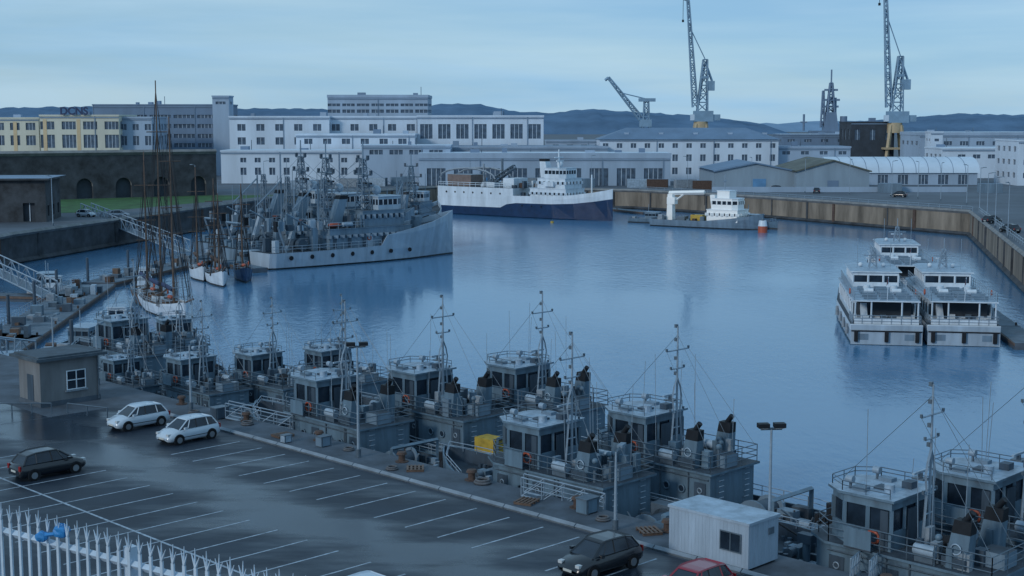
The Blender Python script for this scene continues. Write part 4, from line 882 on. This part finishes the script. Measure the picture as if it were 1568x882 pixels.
def work_vessel():
    mb=MB();S=[(-13.5,3,1.6,2.8,.2,.8),(-12,3.4,1.4,3.2,.2,.8),(0,3.5,1.4,3.3,.2,.8),(7,3.3,1.8,3,.6,.9),(11,2.2,2.3,1.6,.7,1),(13.4,.2,2.9,.1,.7,1)]
    hull(mb,S,'ship_grey_mid','ship_grey_mid','deck_grey')
    W='cabin_bright'
    house(mb,1,8.5,2.9,1.5,4.2,W,'roof_light',win=(2.9,3.5),sp=1.3,post=.7);house(mb,2,8,2.6,4.3,6.7,W,'roof_light',win=(5.4,6.2),sp=1.1,post=.25,taper=1);house(mb,3,6,1.8,6.8,8.4,W,'roof_light')
    mb.cyl((4,0,8.5),(4,0,12),.12,'steel_light');mb.beam((4,-1,10.6),(4,1,10.6),.1,'steel_light');mb.slant((1.6,0,4.3),(1.2,0,7.4),1.2,1.2,W)
    mb.slant((-9.5,0,1.4),(-9.5,0,7.3),1.5,1.6,W,.8);mb.beam((-10,0,7.5),(-1,0,7.9),.7,W);mb.beam((-1,0,7.9),(-1,0,5),.1,'black');mb.beam((-9.5,0,5),(-6,0,7.5),.3,W);mb.cbox((-9.2,0,5),(2,1.6,1.6),W)
    mb.cbox((-3,1,1.4),(3,2,1.3),'yellow');mb.cbox((-6,-1,1.4),(2,2,1.0),'steel');mb.cyl((10,0,2.2),(10,0,3.2),.4,'steel')
    rr=random.Random(6)
    for k in range(16): mb.cbox((rr.uniform(-12,0),rr.uniform(-2.5,2.5),1.4),(rr.uniform(.3,1.2),rr.uniform(.3,1.2),rr.uniform(.3,1.4)),rr.choice(['steel','navy_grey','rust','canvas']))
    place(mb.meshes(),'work_vessel',(44.5,318,WATER),math.radians(-34))
    place(mg,'motor_boat',(54,316,WATER),math.radians(-40),1.2);place(mg,'motor_boat',(33,332,WATER),math.radians(-30))
work_vessel()
mb=MB();mb.cyl((0,0,-.5),(0,0,1.4),1.0,'orange',n=14);mb.cyl((0,0,1.4),(0,0,2.6),1.0,'white_paint',n=14,r1=.8);mb.cyl((0,0,2.6),(0,0,3.0),.3,'steel');place(mb.meshes(),'mooring_buoy',(54.2,303,WATER))
mb=MB();mb.cyl((0,0,-.2),(0,0,.5),.5,'yellow',n=12);mb.cyl((0,0,.5),(0,0,.9),.15,'steel');bb=mb.meshes()
place(bb,'mooring_buoy',(9.5,332,WATER),0,.8)
pontoon((22,385),(35,360),3,'jetty')
# ------------------------------------------------------------------ terrace with palisade fence near the viewpoint
mb=MB();tp=[(-14,-6),(14,-6),(14,6),(-1.5,11.2),(-5.6,14.0),(-14,19.8)];mb.prism(tp,0,14.0,'stone_light','concrete');place(mb.meshes(),'terrace_retaining_wall')
mb=MB();mb.part('pales')
A=Vector((-8.5,16.6,14.0));B=Vector((-1.0,11.5,14.0));L=(B-A).length;d=(B-A)/L;nn=Vector((-d.y,d.x,0));k=int(L/.155);rr=random.Random(8)
for i in range(k):
    p=A+d*(i*.155);w=.018;t=nn*.010;top=1.80+rr.uniform(-.012,.012)
    mb.add([p-d*w-t,p+d*w-t,p+d*w+t,p-d*w+t]+[v+Vector((0,0,top)) for v in (p-d*w-t,p+d*w-t,p+d*w+t,p-d*w+t)],[(0,1,5,4),(1,2,6,5),(2,3,7,6),(3,0,4,7)],'fence_paint')
    for a in (-1,0,1):
        b0=p+Vector((0,0,top));mb.cyl(b0,b0+d*(.07*a+rr.uniform(-.012,.012))+Vector((0,0,.13 if a else .19))-nn*.02*a,.014,'fence_paint',r1=.003,n=4,sm=False)
mb.part('rails')
for z in (.3,1.66): mb.beam(A+Vector((0,0,z))+nn*.04,B+Vector((0,0,z))+nn*.04,.06,'fence_paint')
mb.part('posts')
for i in range(0,5): 
    p=A+d*(i*2.15+1.35)+nn*.09;mb.beam(p,p+Vector((0,0,1.82)),.10,'fence_paint')
place(mb.meshes(),'palisade_fence')
def crumple(mb,c,r_,seed):
    rr=random.Random(seed);n=12;k=8;vs=[]
    for i in range(k+1):
        t=math.pi*i/k
        for j in range(n):
            a=2*math.pi*j/n;q_=r_*(1+rr.uniform(-.16,.16));vs.append((c[0]+q_*1.1*math.sin(t)*math.cos(a),c[1]+q_*.8*math.sin(t)*math.sin(a),c[2]+q_*.9*math.cos(t)))
    mb.add(vs,[(i*n+j,(i+1)*n+j,(i+1)*n+(j+1)%n,i*n+(j+1)%n) for i in range(k) for j in range(n)],'tarp_blue',False)
mb=MB();crumple(mb,(0,0,0),.08,1);crumple(mb,(-.21,.02,-.07),.06,2);mb.beam((-.17,0,-.05),(0,0,-.03),.03,'tarp_blue');place(mb.meshes(),'plastic_bag',(-4.62,14.0,15.83))
# ------------------------------------------------------------------ camera, world, sun
cam=bpy.data.cameras.new('camera');co=bpy.data.objects.new('camera',cam);scene.collection.objects.link(co)
cam.sensor_width=36;cam.lens=36*2150/1568;cam.clip_end=20000;cam.clip_start=.5
co.location=(0,0,20);co.rotation_euler=(math.radians(90)-math.atan(256/2150),0,0);scene.camera=co
EL=math.radians(22);AZ=math.radians(225)
w=bpy.data.worlds.new('World');scene.world=w;w.use_nodes=True;nt=w.node_tree;bg=nt.nodes['Background']
sky=nt.nodes.new('ShaderNodeTexSky');sky.sky_type='NISHITA';sky.sun_disc=False;sky.sun_elevation=EL;sky.sun_rotation=AZ;sky.air_density=1.0;sky.dust_density=.3;sky.ozone_density=6.0
tc=nt.nodes.new('ShaderNodeTexCoord');mp=nt.nodes.new('ShaderNodeMapping');mp.inputs['Scale'].default_value=(1.0,1.0,8);mp.inputs['Location'].default_value=(.6,0.2,.1)
n=nt.nodes.new('ShaderNodeTexNoise');n.inputs['Scale'].default_value=2.2;n.inputs['Detail'].default_value=7;n.inputs['Roughness'].default_value=.58;n.inputs['Distortion'].default_value=.5
nt.links.new(tc.outputs['Generated'],mp.inputs[0]);nt.links.new(mp.outputs[0],n.inputs['Vector'])
cr=nt.nodes.new('ShaderNodeValToRGB');cr.color_ramp.elements[0].position=.40;cr.color_ramp.elements[1].position=.62
cr.color_ramp.elements[0].color=(.66,.66,.66,1);cr.color_ramp.elements[1].color=(.98,.98,.98,1)
nt.links.new(n.outputs['Fac'],cr.inputs[0])
mp2=nt.nodes.new('ShaderNodeMapping');mp2.inputs['Scale'].default_value=(1.5,1.5,16)
n2=nt.nodes.new('ShaderNodeTexNoise');n2.inputs['Scale'].default_value=2.0;n2.inputs['Detail'].default_value=6
nt.links.new(tc.outputs['Generated'],mp2.inputs[0]);nt.links.new(mp2.outputs[0],n2.inputs['Vector'])
cc=nt.nodes.new('ShaderNodeValToRGB');cc.color_ramp.elements[0].position=.35;cc.color_ramp.elements[1].position=.68
cc.color_ramp.elements[0].color=(.27,.49,.71,1);cc.color_ramp.elements[1].color=(.42,.62,.78,1);nt.links.new(n2.outputs['Fac'],cc.inputs[0])
vm=nt.nodes.new('ShaderNodeVectorMath');vm.operation='SCALE';vm.inputs['Scale'].default_value=10.0;nt.links.new(cc.outputs[0],vm.inputs[0])
mix=nt.nodes.new('ShaderNodeMix');mix.data_type='RGBA'
nt.links.new(cr.outputs[0],mix.inputs[0]);nt.links.new(sky.outputs[0],mix.inputs[6]);nt.links.new(vm.outputs[0],mix.inputs[7]);nt.links.new(mix.outputs[2],bg.inputs['Color'])
bg.inputs['Strength'].default_value=.105
sun=bpy.data.lights.new('sun','SUN');so=bpy.data.objects.new('sun',sun);scene.collection.objects.link(so)
sun.energy=1.2;sun.angle=math.radians(10);sun.color=(1,.965,.91)
d=Vector((math.sin(AZ)*math.cos(EL),math.cos(AZ)*math.cos(EL),math.sin(EL)))
so.rotation_euler=d.to_track_quat('Z','Y').to_euler()
scene.view_settings.view_transform='Standard';scene.view_settings.look='None';scene.view_settings.exposure=0
